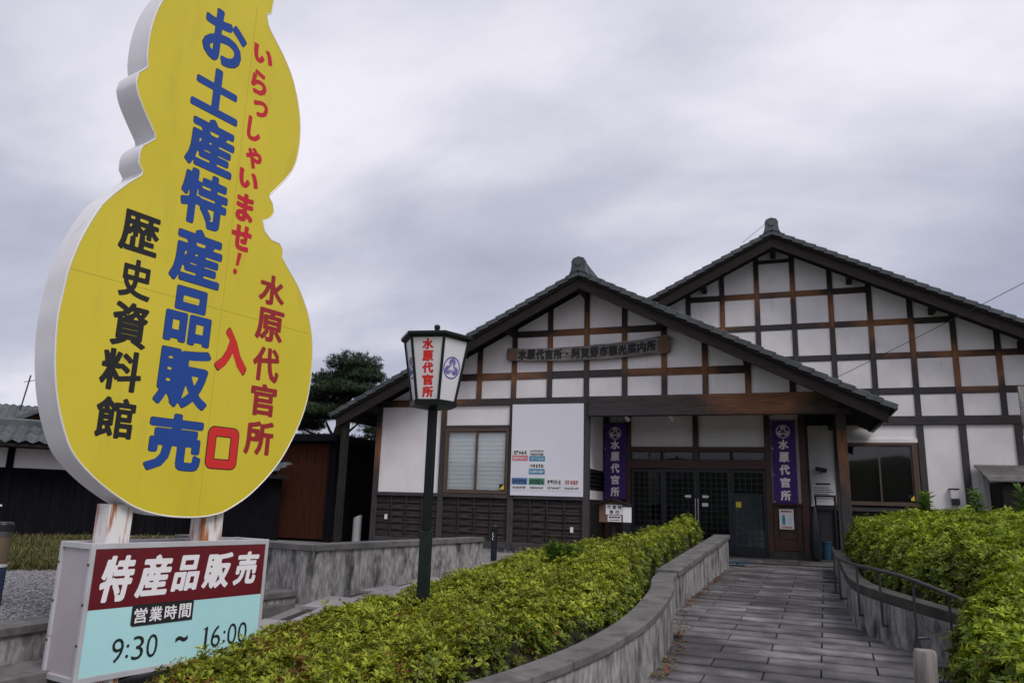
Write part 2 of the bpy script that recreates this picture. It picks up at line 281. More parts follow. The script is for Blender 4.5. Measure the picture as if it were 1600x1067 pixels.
# ------------------------------------------------------------------ lettering: glyph outlines thickened on a distance field, cut out as flat shapes
GC = {}
def glyph(ch, r=0.05, ax=1.0, res=52):
    key = (ch, r, ax, res)
    if key in GC: return GC[key]
    c = bpy.data.curves.new('glyph', 'FONT'); c.body = ch; c.size = 1; c.resolution_u = 3
    o = bpy.data.objects.new('glyph', c); COL.objects.link(o); bpy.context.view_layer.update()
    ev = o.evaluated_get(bpy.context.evaluated_depsgraph_get()); me = ev.to_mesh()
    V = np.array([v.co[:2] for v in me.vertices]); b = bmesh.new(); b.from_mesh(me); bmesh.ops.remove_doubles(b, verts=b.verts, dist=1e-5)
    E = np.array([[v.co[:2] for v in e.verts] for e in b.edges if len(e.link_faces) == 1]); b.free(); ev.to_mesh_clear()
    bpy.data.objects.remove(o); bpy.data.curves.remove(c)
    lo = E.reshape(-1, 2).min(0); sz = (E.reshape(-1, 2).max(0) - lo); sc = max(sz); E = (E - lo) / sc; sz = sz / sc
    pad = r * max(ax, 1) + 0.03
    nx = max(6, int(res * (sz[0] + 2 * pad))); ny = max(6, int(res * (sz[1] + 2 * pad)))
    gx = np.linspace(-pad, sz[0] + pad, nx + 1); gy = np.linspace(-pad, sz[1] + pad, ny + 1); PX, PY = np.meshgrid(gx, gy); P = np.stack([PX.ravel(), PY.ravel()], 1)
    A = E[:, 0]; D = E[:, 1] - E[:, 0]
    cross = ((A[:, 1][None] > P[:, 1:2]) != (E[:, 1, 1][None] > P[:, 1:2])); dy = np.where(np.abs(D[:, 1]) < 1e-9, 1e-9, D[:, 1])
    xi = A[:, 0] + (P[:, 1:2] - A[:, 1]) / dy * D[:, 0]; ins = (np.sum(cross & (P[:, 0:1] < xi), 1) % 2) == 1
    S = np.array([1 / ax, 1.0]); A2 = A * S; D2 = D * S; P2 = P * S
    t = np.clip(((P2[:, None] - A2) * D2).sum(2) / np.maximum((D2 ** 2).sum(1), 1e-12), 0, 1)
    d = np.sqrt((((P2[:, None] - A2 - t[..., None] * D2)) ** 2).sum(2)).min(1)
    F = (np.where(ins, d, -d) + r).reshape(ny + 1, nx + 1)
    vs_, fs_ = [], []
    for j in range(ny):
        i = 0
        while i < nx:
            q = (F[j, i], F[j, i + 1], F[j + 1, i + 1], F[j + 1, i])
            if min(q) > 0:
                k = i
                while k < nx and min(F[j, k], F[j, k + 1], F[j + 1, k + 1], F[j + 1, k]) > 0: k += 1
                n = len(vs_); vs_ += [(gx[i], gy[j]), (gx[k], gy[j]), (gx[k], gy[j + 1]), (gx[i], gy[j + 1])]; fs_.append((n, n + 1, n + 2, n + 3)); i = k; continue
            if max(q) > 0:
                cs = ((gx[i], gy[j]), (gx[i + 1], gy[j]), (gx[i + 1], gy[j + 1]), (gx[i], gy[j + 1])); pl = []
                for a in range(4):
                    b_ = (a + 1) % 4
                    if q[a] > 0: pl.append(cs[a])
                    if (q[a] > 0) != (q[b_] > 0):
                        w = q[a] / (q[a] - q[b_]); pl.append((cs[a][0] + w * (cs[b_][0] - cs[a][0]), cs[a][1] + w * (cs[b_][1] - cs[a][1])))
                if len(pl) > 2: n = len(vs_); vs_ += pl; fs_.append(tuple(range(n, n + len(pl))))
            i += 1
    Vg = np.array(vs_); mn, mx = Vg.min(0), Vg.max(0); Vg = (Vg - (mn + mx) / 2) / (mx - mn)     # unit box, centred
    GC[key] = (Vg, fs_); return GC[key]
def letters(items, o, U, V, N, off, m, parent, label=None, r=0.05, ax=1.0, res=52, grow=0.0, shear=0.0, name='lettering'):
    """items: (char, centre u, centre v, width, height)"""
    o, U, V, N = (np.array(q, float) for q in (o, U, V, N)); mb = MB(); mb.keep = True
    for it in items:
        ch, cu, cv, w, h = it[:5]; g, fs_ = glyph(ch, r, ax, res)
        x = cu + g[:, 0] * (w + grow) + shear * g[:, 1] * h; y = cv + g[:, 1] * (h + grow)
        if len(it) > 5: y = y + it[5] * g[:, 0] * w
        P = o + np.outer(x, U) + np.outer(y, V) + N * off
        mb.add(P.tolist(), fs_)
    ob = mb.build(name, m, parent)
    if label: ob['label'] = label
    return ob
def flat(pts, o, U, V, N, off, m, parent, name, thick=0.002):
    return MB().prism(pts, o, U, V, N, off, off - thick if off < 0 else off + thick).build(name, m, parent)
def rect(x0, x1, y0, y1): return [(x0, y0), (x1, y0), (x1, y1), (x0, y1)]
def crest(o, U, V, N, off, R, m, parent, ring=0.13, leaf_fill=True, name='crest', inv=False):
    """three hollyhock leaves in a ring"""
    mb = MB(); mb.keep = True; o, U, V, N = map(Vector, (o, U, V, N)); n = 40
    def P(x, y): return o + U * x * R + V * y * R + N * off
    a = [P(math.cos(i * 2 * math.pi / n), math.sin(i * 2 * math.pi / n)) for i in range(n)]; b = [P((1 - ring) * math.cos(i * 2 * math.pi / n), (1 - ring) * math.sin(i * 2 * math.pi / n)) for i in range(n)]
    mb.add(a + b, [(i, (i + 1) % n, n + (i + 1) % n, n + i) for i in range(n)])
    for k in range(3):
        th = math.pi / 2 + k * 2 * math.pi / 3; cx_, cy_ = 0.43 * math.cos(th), 0.43 * math.sin(th)
        def Q(x, y): return P(cx_ + x * math.sin(th) + y * math.cos(th), cy_ - x * math.cos(th) + y * math.sin(th))
        for j in range(7):          # leaf cut into wedges by its veins
            a0 = rad(-62 + j * 304 / 7 + 2.6); a1 = rad(-62 + (j + 1) * 304 / 7 - 2.6); bx_, by_ = 0.0, -0.27
            pts = []
            for q in range(6):
                an = a0 + (a1 - a0) * q / 5; pts.append((0.385 * math.cos(an), 0.03 + 0.385 * math.sin(an)))
            mx_, my_ = (pts[2][0] + pts[3][0]) / 2, (pts[2][1] + pts[3][1]) / 2; pts.append((bx_ + 0.2 * (mx_ - bx_), by_ + 0.2 * (my_ - by_)))
            n0 = len(mb.v); mb.v += [tuple(Q(*p)) for p in pts]; mb.f.append(tuple(range(n0, n0 + len(pts))))
    return mb.build(name, m, parent)

# ------------------------------------------------------------------ terrain
DX, DY = 0.0462, 0.9989
def gz(x, y):
    t = DX * x + DY * y
    low = np.clip((-3.9 - x) / 0.5, 0, 1) * np.clip((8.4 - t) / 2.0, 0, 1) * 0.19 * np.clip((t - 3.6) / 2.0, 0, 1)      # the path dips towards the sign
    return gz0(x, y) - low - np.clip(6.0 - t, 0, 2.2) * 0.09
def gz0(x, y):
    t = DX * x + DY * y
    return np.where(t > 14.5, 0.6, np.where(t > 6.0, 0.6 + 0.0328 * (t - 14.5), 0.321 - np.minimum(6.0 - t, 3.5) * 0.07))
xs = np.concatenate([[-900, -300, -100, -50], np.arange(-30, 20, 1.0), [30, 60, 150, 400, 900]]); ys = np.concatenate([[-300, -60, -20], np.arange(-6, 34, 0.5), [40, 60, 120, 400, 1200]])
GX, GY = np.meshgrid(xs, ys); GZ = gz(GX, GY) - 0.05; nx = len(xs)
Q = np.array([(j * nx + i, j * nx + i + 1, (j + 1) * nx + i + 1, (j + 1) * nx + i) for j in range(len(ys) - 1) for i in range(nx - 1)])
tag(fast_mesh('ground', np.stack([GX.ravel(), GY.ravel(), GZ.ravel()], 1), Q, 'ground'), kind='structure')

# hedge outlines (plan)
HL = [(-1.45, 15.1), (-1.62, 11.5), (-1.66, 9.7), (-1.42, 8.2), (-1.34, 7.2), (-1.36, 6.5), (-1.52, 5.9), (-1.75, 5.3), (-2.1, 4.6), (-2.6, 4.0), (-3.4, 3.7), (-3.95, 3.9), (-4.2, 4.7), (-4.35, 6.0), (-4.4, 8.0), (-4.2, 10.0), (-4.0, 12.0), (-3.65, 14.0), (-3.3, 15.2), (-2.3, 15.4)]
HR = [(1.0, 16.2), (0.94, 14), (0.92, 12), (0.90, 10.4), (0.95, 9.5), (1.12, 8.95), (1.36, 8.5), (1.52, 8.0), (1.45, 7.5), (1.2, 7.0), (0.98, 6.1), (0.82, 5.2), (0.85, 4.4), (1.3, 3.9), (3, 3.6), (6.5, 5), (8.5, 9), (8.5, 17), (5, 17.6), (2, 17.4)]
def inside(px, py, poly):
    px = np.asarray(px, float); py = np.asarray(py, float); r = np.zeros(px.shape, bool); n = len(poly)
    for i in range(n):
        (x1, y1), (x2, y2) = poly[i], poly[(i + 1) % n]
        c = ((y1 > py) != (y2 > py)) & (px < (x2 - x1) * (py - y1) / ((y2 - y1) or 1e-9) + x1); r ^= c
    return r
def pdist(px, py, poly):
    d = np.full(np.shape(px), 1e9)
    for i in range(len(poly)):
        a = np.array(poly[i]); b = np.array(poly[(i + 1) % len(poly)]); e = b - a
        t = np.clip(((px - a[0]) * e[0] + (py - a[1]) * e[1]) / (e @ e), 0, 1); d = np.minimum(d, np.hypot(px - a[0] - t * e[0], py - a[1] - t * e[1]))
    return d

# ------------------------------------------------------------------ paving of the ramp
slope = 0.0328
base = MB(); base.add([(-2.2, 3.0, float(gz(-2.2, 3.0)) - 0.03), (3.0, 3.0, float(gz(3, 3.0)) - 0.03), (3.0, 5.9, float(gz(3, 5.9)) - 0.03), (-2.2, 6.1, float(gz(-2.2, 6.1)) - 0.03),
          (3.0, 14.4, float(gz(3, 14.4)) - 0.03), (-2.2, 14.6, float(gz(-2.2, 14.6)) - 0.03), (3.0, 17.0, 0.57), (-2.2, 17.0, 0.57)],
         [(0, 1, 2, 3), (3, 2, 4, 5), (5, 4, 6, 7)])
ramp = tag(base.build('ramp', 'joint'), kind='structure')
SL, SW = 0.86, 0.30
def stone_mesh(name, l, w):
    mb = MB().box(-l / 2, l / 2, -w / 2, w / 2, -0.05, 0); o = mb.build(name, 'paving', None, 0.006); me = o.data; WM.pop(o); bpy.data.objects.remove(o); return me
full = [stone_mesh('paving_stone', SL - 0.014, SW - 0.015) for _ in range(1)][0]
row = 0; t = 5.2
while t < 16.9:
    off = (row % 2) * SL / 2
    for i in range(-3, 5):
        s = -0.115 + off + (i + 0.5) * SL - SL     # lateral position, seam at the measured line
        x, y = t * DX + s * DY, t * DY - s * DX
        if inside(x, y, HL) or inside(x, y, HR) or x < -1.75 or x > 2.4: continue
        z = float(gz(x, y)); o = bpy.data.objects.new('paving_stone', full); fl = 0.0 if t > 14.5 else slope
        ex = Vector((DY, -DX, 0)); ey = Vector((DX, DY, fl)).normalized(); ez = ex.cross(ey)
        link(o, ramp, Matrix(((ex.x, ey.x, ez.x, x), (ex.y, ey.y, ez.y, y), (ex.z, ey.z, ez.z, z + random.uniform(-0.004, 0.004)), (0, 0, 0, 1))))
    row += 1; t += SW
porch = tag(MB().box(-4.2, 1.7, 16.95, 20.5, 0.3, 0.606).build('porch_floor', 'joint'), kind='structure')
for i in range(8):
    for j in range(4):
        xa = -4.15 + i * 0.73; ya = 16.97 + j * 0.46
        MB().box(xa, xa + 0.722, ya, ya + 0.452, 0.58, 0.618).build('floor_tile', 'paving', porch, 0.005)
# paved path behind the left hedge
pz = [(-5.75, 3.0), (-4.2, 3.0), (-3.0, 16.9), (-5.2, 16.9)]
pm = MB()
for k in range(29): yv = 3.0 + k * 0.5; pm.v += [(-5.75 + 0.04 * k * 0.5, yv, float(gz(-5, yv)) - 0.035), (-4.2 + 0.086 * k * 0.5, yv, float(gz(-4.4, yv)) - 0.035)]
pm.f = [(2 * k, 2 * k + 1, 2 * k + 3, 2 * k + 2) for k in range(28)]
path = tag(pm.build('path', 'joint'), kind='structure')
for j in range(21):
    for i in range(2):
        y = 4.6 + j * 0.6; x = -5.28 + i * 0.72 + 0.05 * (y - 8) + (0.3 if j % 2 else 0)
        z = float(gz(x, y + 0.3)); mb = MB().box(x - 0.354, x + 0.354, y + 0.006, y + 0.594, z - 0.05, z)
        mb.v = [(a, b, c - z + float(gz(x, b))) for a, b, c in mb.v]; mb.build('path_slab', 'path_slab', path, 0.005)

# ------------------------------------------------------------------ garden walls
def ribbon(path, o0, o1, zb, zt):
    P = [Vector((p[0], p[1], 0)) for p in path]; mb = MB(); n = len(P)
    for i, p in enumerate(P):
        t = (P[min(i + 1, n - 1)] - P[max(i - 1, 0)]).normalized(); nn = Vector((-t.y, t.x, 0))
        for o, z in ((o0, zb), (o1, zb), (o1, zt), (o0, zt)):
            q = p + nn * o; mb.v.append((q.x, q.y, z[i]))
    for i in range(n - 1):
        a, b = i * 4, i * 4 + 4
        mb.f += [(a + k, a + (k + 1) % 4, b + (k + 1) % 4, b + k) for k in range(4)]
    mb.f += [(0, 1, 2, 3), tuple(range(n * 4 - 1, n * 4 - 5, -1))]
    return mb
def garden_wall(name, label, path, tops, th=0.22, cap=0.07, over=0.035, side=1, seg=1, group=None):
    t = thing(name, label, 'wall', (path[0][0], path[0][1], 0.3), group)
    zb = [float(gz(*p)) - 0.15 for p in path]
    ribbon(path, 0, side * th, zb, [z - cap for z in tops]).build('wall_body', 'concrete', t)
    for i in range(0, len(path) - 1, seg):
        j = min(i + seg, len(path) - 1); sub = [Vector((*p, 0)) for p in path[i:j + 1]]
        d0 = (sub[1] - sub[0]).normalized() * 0.003; d1 = (sub[-1] - sub[-2]).normalized() * 0.003; sub[0] += d0; sub[-1] -= d1
        ribbon([(p.x, p.y) for p in sub], -side * over, side * (th + over), [z - cap + 0.001 for z in tops[i:j + 1]], tops[i:j + 1]).build('cap_stone', 'cap_stone', t, 0.008)
    return t
def densify(pts, n):
    """Catmull-Rom through (x, y, z) points"""
    P = [np.array(p, float) for p in pts]; P = [2 * P[0] - P[1]] + P + [2 * P[-1] - P[-2]]; r = []
    for i in range(1, len(P) - 2):
        for k in range(n):
            t = k / n; a, b, c, d = P[i - 1:i + 3]; r.append(0.5 * (2 * b + (c - a) * t + (2 * a - 5 * b + 4 * c - d) * t * t + (3 * b - a - 3 * c + d) * t ** 3))
    r.append(P[-2]); return r
st = [(-1.055 - k * 0.0503, 15.17 - k * 1.08) for k in range(6)]
garden_wall('ramp_wall', 'straight grey concrete wall with stone cap on the left of the ramp by the entrance', st, [1.20 - 0.062 * k for k in range(6)], 0.22, side=-1, seg=1)
cv = densify([(-1.285, 9.72, 0.872), (-1.20, 8.75, 0.878), (-1.12, 8.195, 0.87), (-1.069, 7.766, 0.845), (-1.042, 7.031, 0.80), (-1.045, 6.385, 0.76), (-1.085, 5.931, 0.73), (-1.195, 5.387, 0.68), (-1.316, 4.995, 0.645), (-1.437, 4.693, 0.615), (-1.558, 4.449, 0.59), (-1.79, 4.059, 0.56), (-2.1, 3.64, 0.53), (-2.5, 3.3, 0.5)], 3)
garden_wall('curved_planter_wall', 'curved grey concrete planter wall sweeping round the left hedge beside the ramp', [(p[0] - 0.025, p[1]) for p in cv], [p[2] - 0.005 for p in cv], 0.20, 0.055, 0.016, side=-1, seg=4)
rv = densify([(0.80, 15.6, 1.0), (0.74, 13.5, 0.95), (0.68, 11.66, 0.93), (0.645, 10.49, 0.91), (0.67, 9.37, 0.90), (0.82, 8.7, 0.885), (1.02, 8.25, 0.86), (1.30, 7.8, 0.82), (1.65, 7.3, 0.78)], 4)
t = thing('right_planter_wall', 'curved concrete planter wall under the right hedge, behind the handrail', 'wall', (0.7, 11, 0.3))
ribbon([(p[0], p[1]) for p in rv], 0, 0.18, [float(gz(p[0], p[1])) - 0.15 for p in rv], [p[2] - 0.10 for p in rv]).build('wall_body', 'concrete', t)
mat('mossy_rim', (0.035, 0.032, 0.03), (0.07, 0.064, 0.058), 6, 0.95, 0.4, coord='World')
ribbon([(p[0], p[1]) for p in rv], 0.015, 0.19, [p[2] - 0.0995 for p in rv], [p[2] for p in rv]).build('rim', 'mossy_rim', t, 0.008)
cw = [(-5.12, 12.85), (-5.25, 11.75), (-5.38, 10.65), (-5.515, 9.53), (-5.65, 8.42)]
garden_wall('concrete_wall', 'long streaked concrete wall with pale cap behind the lamp post', cw, [1.05] * 5, 0.22, 0.08, 0.03, side=-1, seg=2)
garden_wall('concrete_wall', 'short streaked concrete wall end seen just right of the red sign box', [(-5.655, 8.415), (-6.15, 8.53), (-6.62, 8.64), (-8.5, 9.08)], [1.048] * 4, 0.22, 0.08, 0.03, side=-1, seg=3)
# gravel terrace and its kerb on the left
kb = [(-5.82, 8.35), (-5.93, 7.3), (-6.02, 6.2), (-6.09, 5.1), (-6.12, 4.2), (-6.15, 2.6)]
t = thing('kerb_wall', 'low dark stone kerb wall edging the gravel on the far left', 'wall', (-6, 5, 0.1))
ribbon(kb, 0, -0.3, [float(gz(*p)) - 0.1 for p in kb], [0.43] * 6).build('wall_body', 'concrete', t)
for i in range(5): ribbon(kb[i:i + 2], 0.03, -0.33, [0.431] * 2, [0.50] * 2).build('cap_stone', 'cap_stone', t, 0.008)
MB().box(-6.05, -5.55, 3.2, 5.6, 0.0, 0.22).build('step', 'cap_stone', t, 0.01); MB().box(-6.08, -5.78, 5.7, 8.3, 0.1, 0.36).build('step', 'cap_stone', t, 0.01)
tr = [(-6.3, 2.0), (-6.3, 4.2), (-6.25, 6.2), (-6.05, 8.4), (-8.6, 9.3), (-10.3, 16.4), (-10.3, 30), (-45, 30), (-45, 2)]
tag(MB().prism(tr, (0, 0, 0), (1, 0, 0), (0, 1, 0), (0, 0, 1), 0.0, 0.47).build('terrace', 'gravel'), kind='structure')
# loose gravel
n = 15000; u = rng.random((n, 2)); gxs = -6.35 - u[:, 0] ** 1.3 * 5.2; gys = 4.0 + u[:, 1] * 5.6
ok = inside(gxs, gys, tr) & (gxs + gys * 0.9 > -11 + 8.0 - 2.2); gxs, gys = gxs[ok], gys[ok]; n = len(gxs)
octa = np.array([(1, 0, 0), (0, 1, 0), (-1, 0, 0), (0, -1, 0), (0, 0, 1), (0, 0, -1)], float); oq = np.array([(0, 1, 4), (1, 2, 4), (2, 3, 4), (3, 0, 4), (1, 0, 5), (2, 1, 5), (3, 2, 5), (0, 3, 5)])
sz = rng.uniform(0.012, 0.026, (n, 1, 1)); V = octa[None] * sz * np.array([1, 0.8, 0.55]) * rng.uniform(0.7, 1.3, (n, 6, 1)); a = rng.uniform(0, 6.28, n); c_, s_ = np.cos(a)[:, None], np.sin(a)[:, None]
V = np.stack([V[..., 0] * c_ - V[..., 1] * s_ + gxs[:, None], V[..., 0] * s_ + V[..., 1] * c_ + gys[:, None], V[..., 2] + 0.475], 2)
tag(fast_mesh('gravel', V.reshape(-1, 3), (oq[None] + (np.arange(n) * 6)[:, None, None]).reshape(-1, 3), 'gravel', tri=True), 'loose grey gravel on the terrace behind the sign', 'gravel', kind='stuff')

# ------------------------------------------------------------------ foliage
def blob_noise(x, y, s, seed):
    r = np.random.default_rng(seed); v = 0
    for k in range(6):
        a, f, p = r.uniform(0, 6.28), s * r.uniform(0.6, 1.8), r.uniform(0, 6.28); v = v + np.sin((x * math.cos(a) + y * math.sin(a)) * f + p)
    return v / 6
def hedge_surface(poly, top, rnd, seed, res=0.07):
    P = np.array(poly); x = np.arange(P[:, 0].min() - res, P[:, 0].max() + res, res); y = np.arange(P[:, 1].min() - res, P[:, 1].max() + res, res)
    X, Y = np.meshgrid(x, y); ins = inside(X, Y, poly); d = pdist(X, Y, poly) * np.where(ins, 1, -1)
    d = d + 0.05 * blob_noise(X, Y, 9, seed)
    g = gz(X, Y); T = top(X, Y, np.maximum(d, 0)) + 0.10 * blob_noise(X, Y, 3.6, seed + 1) + 0.16 * (np.abs(blob_noise(X, Y, 5.5, seed + 2)) - 0.28) + 0.07 * blob_noise(X, Y, 15, seed + 3)
    q = np.clip(d / rnd, 0, 1); Z = g + 0.05 + (T - g - 0.05) * np.sqrt(np.maximum(1 - (1 - q) ** 2, 0)); return X, Y, Z, d > -0.0
def rosettes(X, Y, Z, ok, density, size, nl, seed, far=None, tilt=(0.15, 0.75), split=False):
    r = np.random.default_rng(seed); P = np.stack([X, Y, Z], 2); a, b, c = P[:-1, :-1], P[:-1, 1:], P[1:, :-1]; d = P[1:, 1:]
    N = np.cross(b - a, c - a); A = np.linalg.norm(N, axis=2); N = N / np.maximum(A, 1e-9)[..., None]; w = A * (ok[:-1, :-1] & ok[1:, 1:] & ok[1:, :-1] & ok[:-1, 1:])
    cen = (a + d) / 2
    if far is not None: w = w * far(cen[..., 0], cen[..., 1])
    w = w * np.clip(0.75 + 1.9 * blob_noise(cen[..., 0], cen[..., 1], 19, seed + 31) + 1.0 * blob_noise(cen[..., 0], cen[..., 1], 41, seed + 32), 0.38, 2.1) * 1.12
    w = w.ravel(); n = int(w.sum() * density); idx = r.choice(len(w), n, p=w / w.sum())
    uv = r.random((n, 2)); A_, B_, C_ = a.reshape(-1, 3)[idx], b.reshape(-1, 3)[idx], c.reshape(-1, 3)[idx]
    ctr = A_ + (B_ - A_) * uv[:, :1] + (C_ - A_) * uv[:, 1:]; nrm = N.reshape(-1, 3)[idx]
    nrm = nrm + r.normal(0, 0.35, nrm.shape) + np.array([0, 0, 0.45]); nrm /= np.linalg.norm(nrm, axis=1)[:, None]
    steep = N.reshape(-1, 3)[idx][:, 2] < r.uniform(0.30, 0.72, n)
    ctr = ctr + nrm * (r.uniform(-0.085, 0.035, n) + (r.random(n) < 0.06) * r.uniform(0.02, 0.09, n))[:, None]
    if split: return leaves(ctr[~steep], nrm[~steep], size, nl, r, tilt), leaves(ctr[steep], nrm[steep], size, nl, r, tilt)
    return leaves(ctr, nrm, size, nl, r, tilt)
def leaves(ctr, nrm, size, nl, r, tilt=(0.15, 0.75), wid=0.175):
    n = len(ctr); t1 = np.cross(nrm, np.where(np.abs(nrm[:, 2:3]) < 0.9, np.array([[0, 0, 1.0]]), np.array([[1.0, 0, 0]]))); t1 /= np.linalg.norm(t1, axis=1)[:, None]; t2 = np.cross(nrm, t1)
    ph = r.uniform(0, 6.28, (n, 1)) + np.arange(nl) * 6.283 / nl + r.normal(0, 0.25, (n, nl)); ti = r.uniform(*tilt, (n, nl)); L = size * r.uniform(0.6, 1.35, (n, 1)) * r.uniform(0.75, 1.2, (n, nl))
    dirv = (t1[:, None] * np.cos(ph)[..., None] + t2[:, None] * np.sin(ph)[..., None]); D = dirv * np.cos(ti)[..., None] + nrm[:, None] * np.sin(ti)[..., None]
    S = np.cross(dirv, nrm[:, None]); U = np.cross(S, D)
    b = ctr[:, None] + D * 0.004; m_ = b + D * (L * 0.55)[..., None] + U * (L * 0.06)[..., None]; tip = b + D * L[..., None] - U * (L * 0.08)[..., None]; w = (L * wid)[..., None]
    V = np.stack([b, m_ + S * w, tip, m_ - S * w], 2).reshape(-1, 3); q = np.arange(len(V)).reshape(-1, 4); return V, q
def hedge(name, label, poly, top, rnd, seed, density, size, lm, far=None, dry=0, drymask=None):
    t = thing(name, label, 'hedge', (np.mean([p[0] for p in poly]), np.mean([p[1] for p in poly]), 0.4))
    X, Y, Z, ok = hedge_surface(poly, top, rnd, seed); nx_ = X.shape[1]
    jj, ii = np.nonzero(ok[:-1, :-1] | ok[1:, 1:]); q = np.stack([jj * nx_ + ii, jj * nx_ + ii + 1, (jj + 1) * nx_ + ii + 1, (jj + 1) * nx_ + ii], 1)
    g = gz(X, Y); fast_mesh('branch_mass', np.stack([X.ravel(), Y.ravel(), np.maximum(Z - 0.105, g - 0.05).ravel()], 1), q, 'twigs', t, True)
    (V, Q_), (V2, Q2) = rosettes(X, Y, Z, ok, density, size, 8, seed + 5, far, split=True); tag(fast_mesh('foliage', V, Q_, lm, t), kind='stuff'); tag(fast_mesh('shaded_foliage', V2, Q2, 'azalea_shaded', t), kind='stuff')  # leaves on steep sides take the greens with shade painted in
    if dry:
        V, Q_ = rosettes(X, Y, Z, ok, dry, size * 0.8, 6, seed + 9, drymask or far); tag(fast_mesh('dry_leaves', V, Q_, 'azalea_dry', t), kind='stuff')
    return t
def topL(X, Y, d):
    h = np.interp(Y, [3.5, 5, 6, 7, 8, 10, 12, 14.8], [0.16, 0.25, 0.29, 0.25, 0.20, 0.32, 0.42, 0.43]); k = np.clip((X + np.interp(Y, [8, 13], [3.25, 2.55])) / np.interp(Y, [8, 13], [1.25, 0.9]), 0, 1); k = k * k * (3 - 2 * k)
    hr = np.interp(Y, [3.5, 5, 6, 7, 8, 10, 12, 14.8], [0.36, 0.46, 0.55, 0.62, 0.68, 0.74, 0.80, 0.88]); return gz0(X, Y) + h + (hr - h) * k - 0.15 * np.exp(-((X + 3.65) ** 2 + (Y - 7.45) ** 2) / 0.45)
def topR(X, Y, d):
    e_ = np.interp(Y, [4, 4.8, 6, 7, 8, 10, 12, 16], [0.72, 0.80, 0.86, 0.96, 1.08, 1.22, 1.30, 1.32]); return np.minimum(e_ + 0.38 * (1 - np.exp(-d / 0.55)), 1.63)
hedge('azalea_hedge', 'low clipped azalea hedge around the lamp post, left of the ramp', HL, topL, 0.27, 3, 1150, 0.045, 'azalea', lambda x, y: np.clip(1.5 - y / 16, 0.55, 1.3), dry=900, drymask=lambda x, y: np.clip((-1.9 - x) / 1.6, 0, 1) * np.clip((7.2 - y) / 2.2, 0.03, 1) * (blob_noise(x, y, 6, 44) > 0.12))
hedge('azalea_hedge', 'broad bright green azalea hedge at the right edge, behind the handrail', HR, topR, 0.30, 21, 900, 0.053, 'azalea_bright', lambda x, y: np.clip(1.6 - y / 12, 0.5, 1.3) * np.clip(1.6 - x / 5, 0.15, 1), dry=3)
def weed(label, x, y, z0, h, n, size, grp=None, spread=0.05):
    t = thing('weed', label, 'weed', (x, y, z0), grp); r = np.random.default_rng(int(abs(x * 100 + y * 1000)))
    C_, Nn = [], []
    for k in range(n):
        bx, by = r.normal(0, spread, 2); lx, ly = r.normal(0, 0.07, 2); hh = h * r.uniform(0.7, 1.0)
        MB().tube([(x + bx, y + by, z0 - 0.2), (x + bx + lx * 0.4, y + by + ly * 0.4, z0 + hh * 0.5), (x + bx + lx, y + by + ly, z0 + hh)], [0.006, 0.005, 0.002], 5).build('stem', 'weed', t)
        for q in np.linspace(0.15, 1, 16): C_.append((x + bx + lx * q, y + by + ly * q, z0 + hh * q)); Nn.append((lx + r.normal(0, 0.2), ly + r.normal(0, 0.2), 1))
    Nn = np.array(Nn); Nn /= np.linalg.norm(Nn, axis=1)[:, None]; V, q = leaves(np.array(C_), Nn, size, 5, r, (0.2, 0.9), 0.13); fast_mesh('leaves', V, q, 'weed', t)
weed('feathery bright green weed growing through the middle of the left hedge', -2.45, 8.6, 0.86, 0.34, 10, 0.085, spread=0.11)
weed('slim green weed in front of the right window corner', 2.0, 13.0, 1.62, 0.36, 2, 0.11, spread=0.03)
weed('slim green weed before the white wall, between post and shed', 2.72, 13.0, 1.62, 0.40, 2, 0.11, spread=0.03)
weed('tall bushy weed hiding the low shed at the right edge', 3.42, 13.2, 1.5, 0.72, 7, 0.13, spread=0.17)
weed('short pale green weed at the right edge below the shed', 2.95, 11.5, 1.60, 0.22, 4, 0.09)

# ------------------------------------------------------------------ timber-framed halls
def grain(o, d):
    ax = Vector(d).normalized(); up = Vector((0, 0, 1)) if abs(ax.z) < 0.95 else Vector((0, -1, 0)); ay = up.cross(ax).normalized(); az = ax.cross(ay)
    c = Vector(np.mean([v.co for v in o.data.vertices], axis=0)); R = Matrix(((ax.x, ay.x, az.x, c.x), (ax.y, ay.y, az.y, c.y), (ax.z, ay.z, az.z, c.z), (0, 0, 0, 1)))
    o.data.transform(R.inverted()); o.matrix_basis = R; WM[o] = R.copy(); return o
def clip(poly, xc, z0, s):
    for sg in (1, -1):
        f = lambda p: z0 - sg * s * (p[0] - xc) - p[1]
        r = []
        for i in range(len(poly)):
            a, b = poly[i], poly[(i + 1) % len(poly)]; fa, fb = f(a), f(b)
            if fa >= 0: r.append(a)
            if (fa >= 0) != (fb >= 0): t = fa / (fa - fb); r.append((a[0] + t * (b[0] - a[0]), a[1] + t * (b[1] - a[1])))
        poly = r
        if len(poly) < 3: return []
    return poly
EX, EZ, EYb = (1, 0, 0), (0, 0, 1), (0, 1, 0)
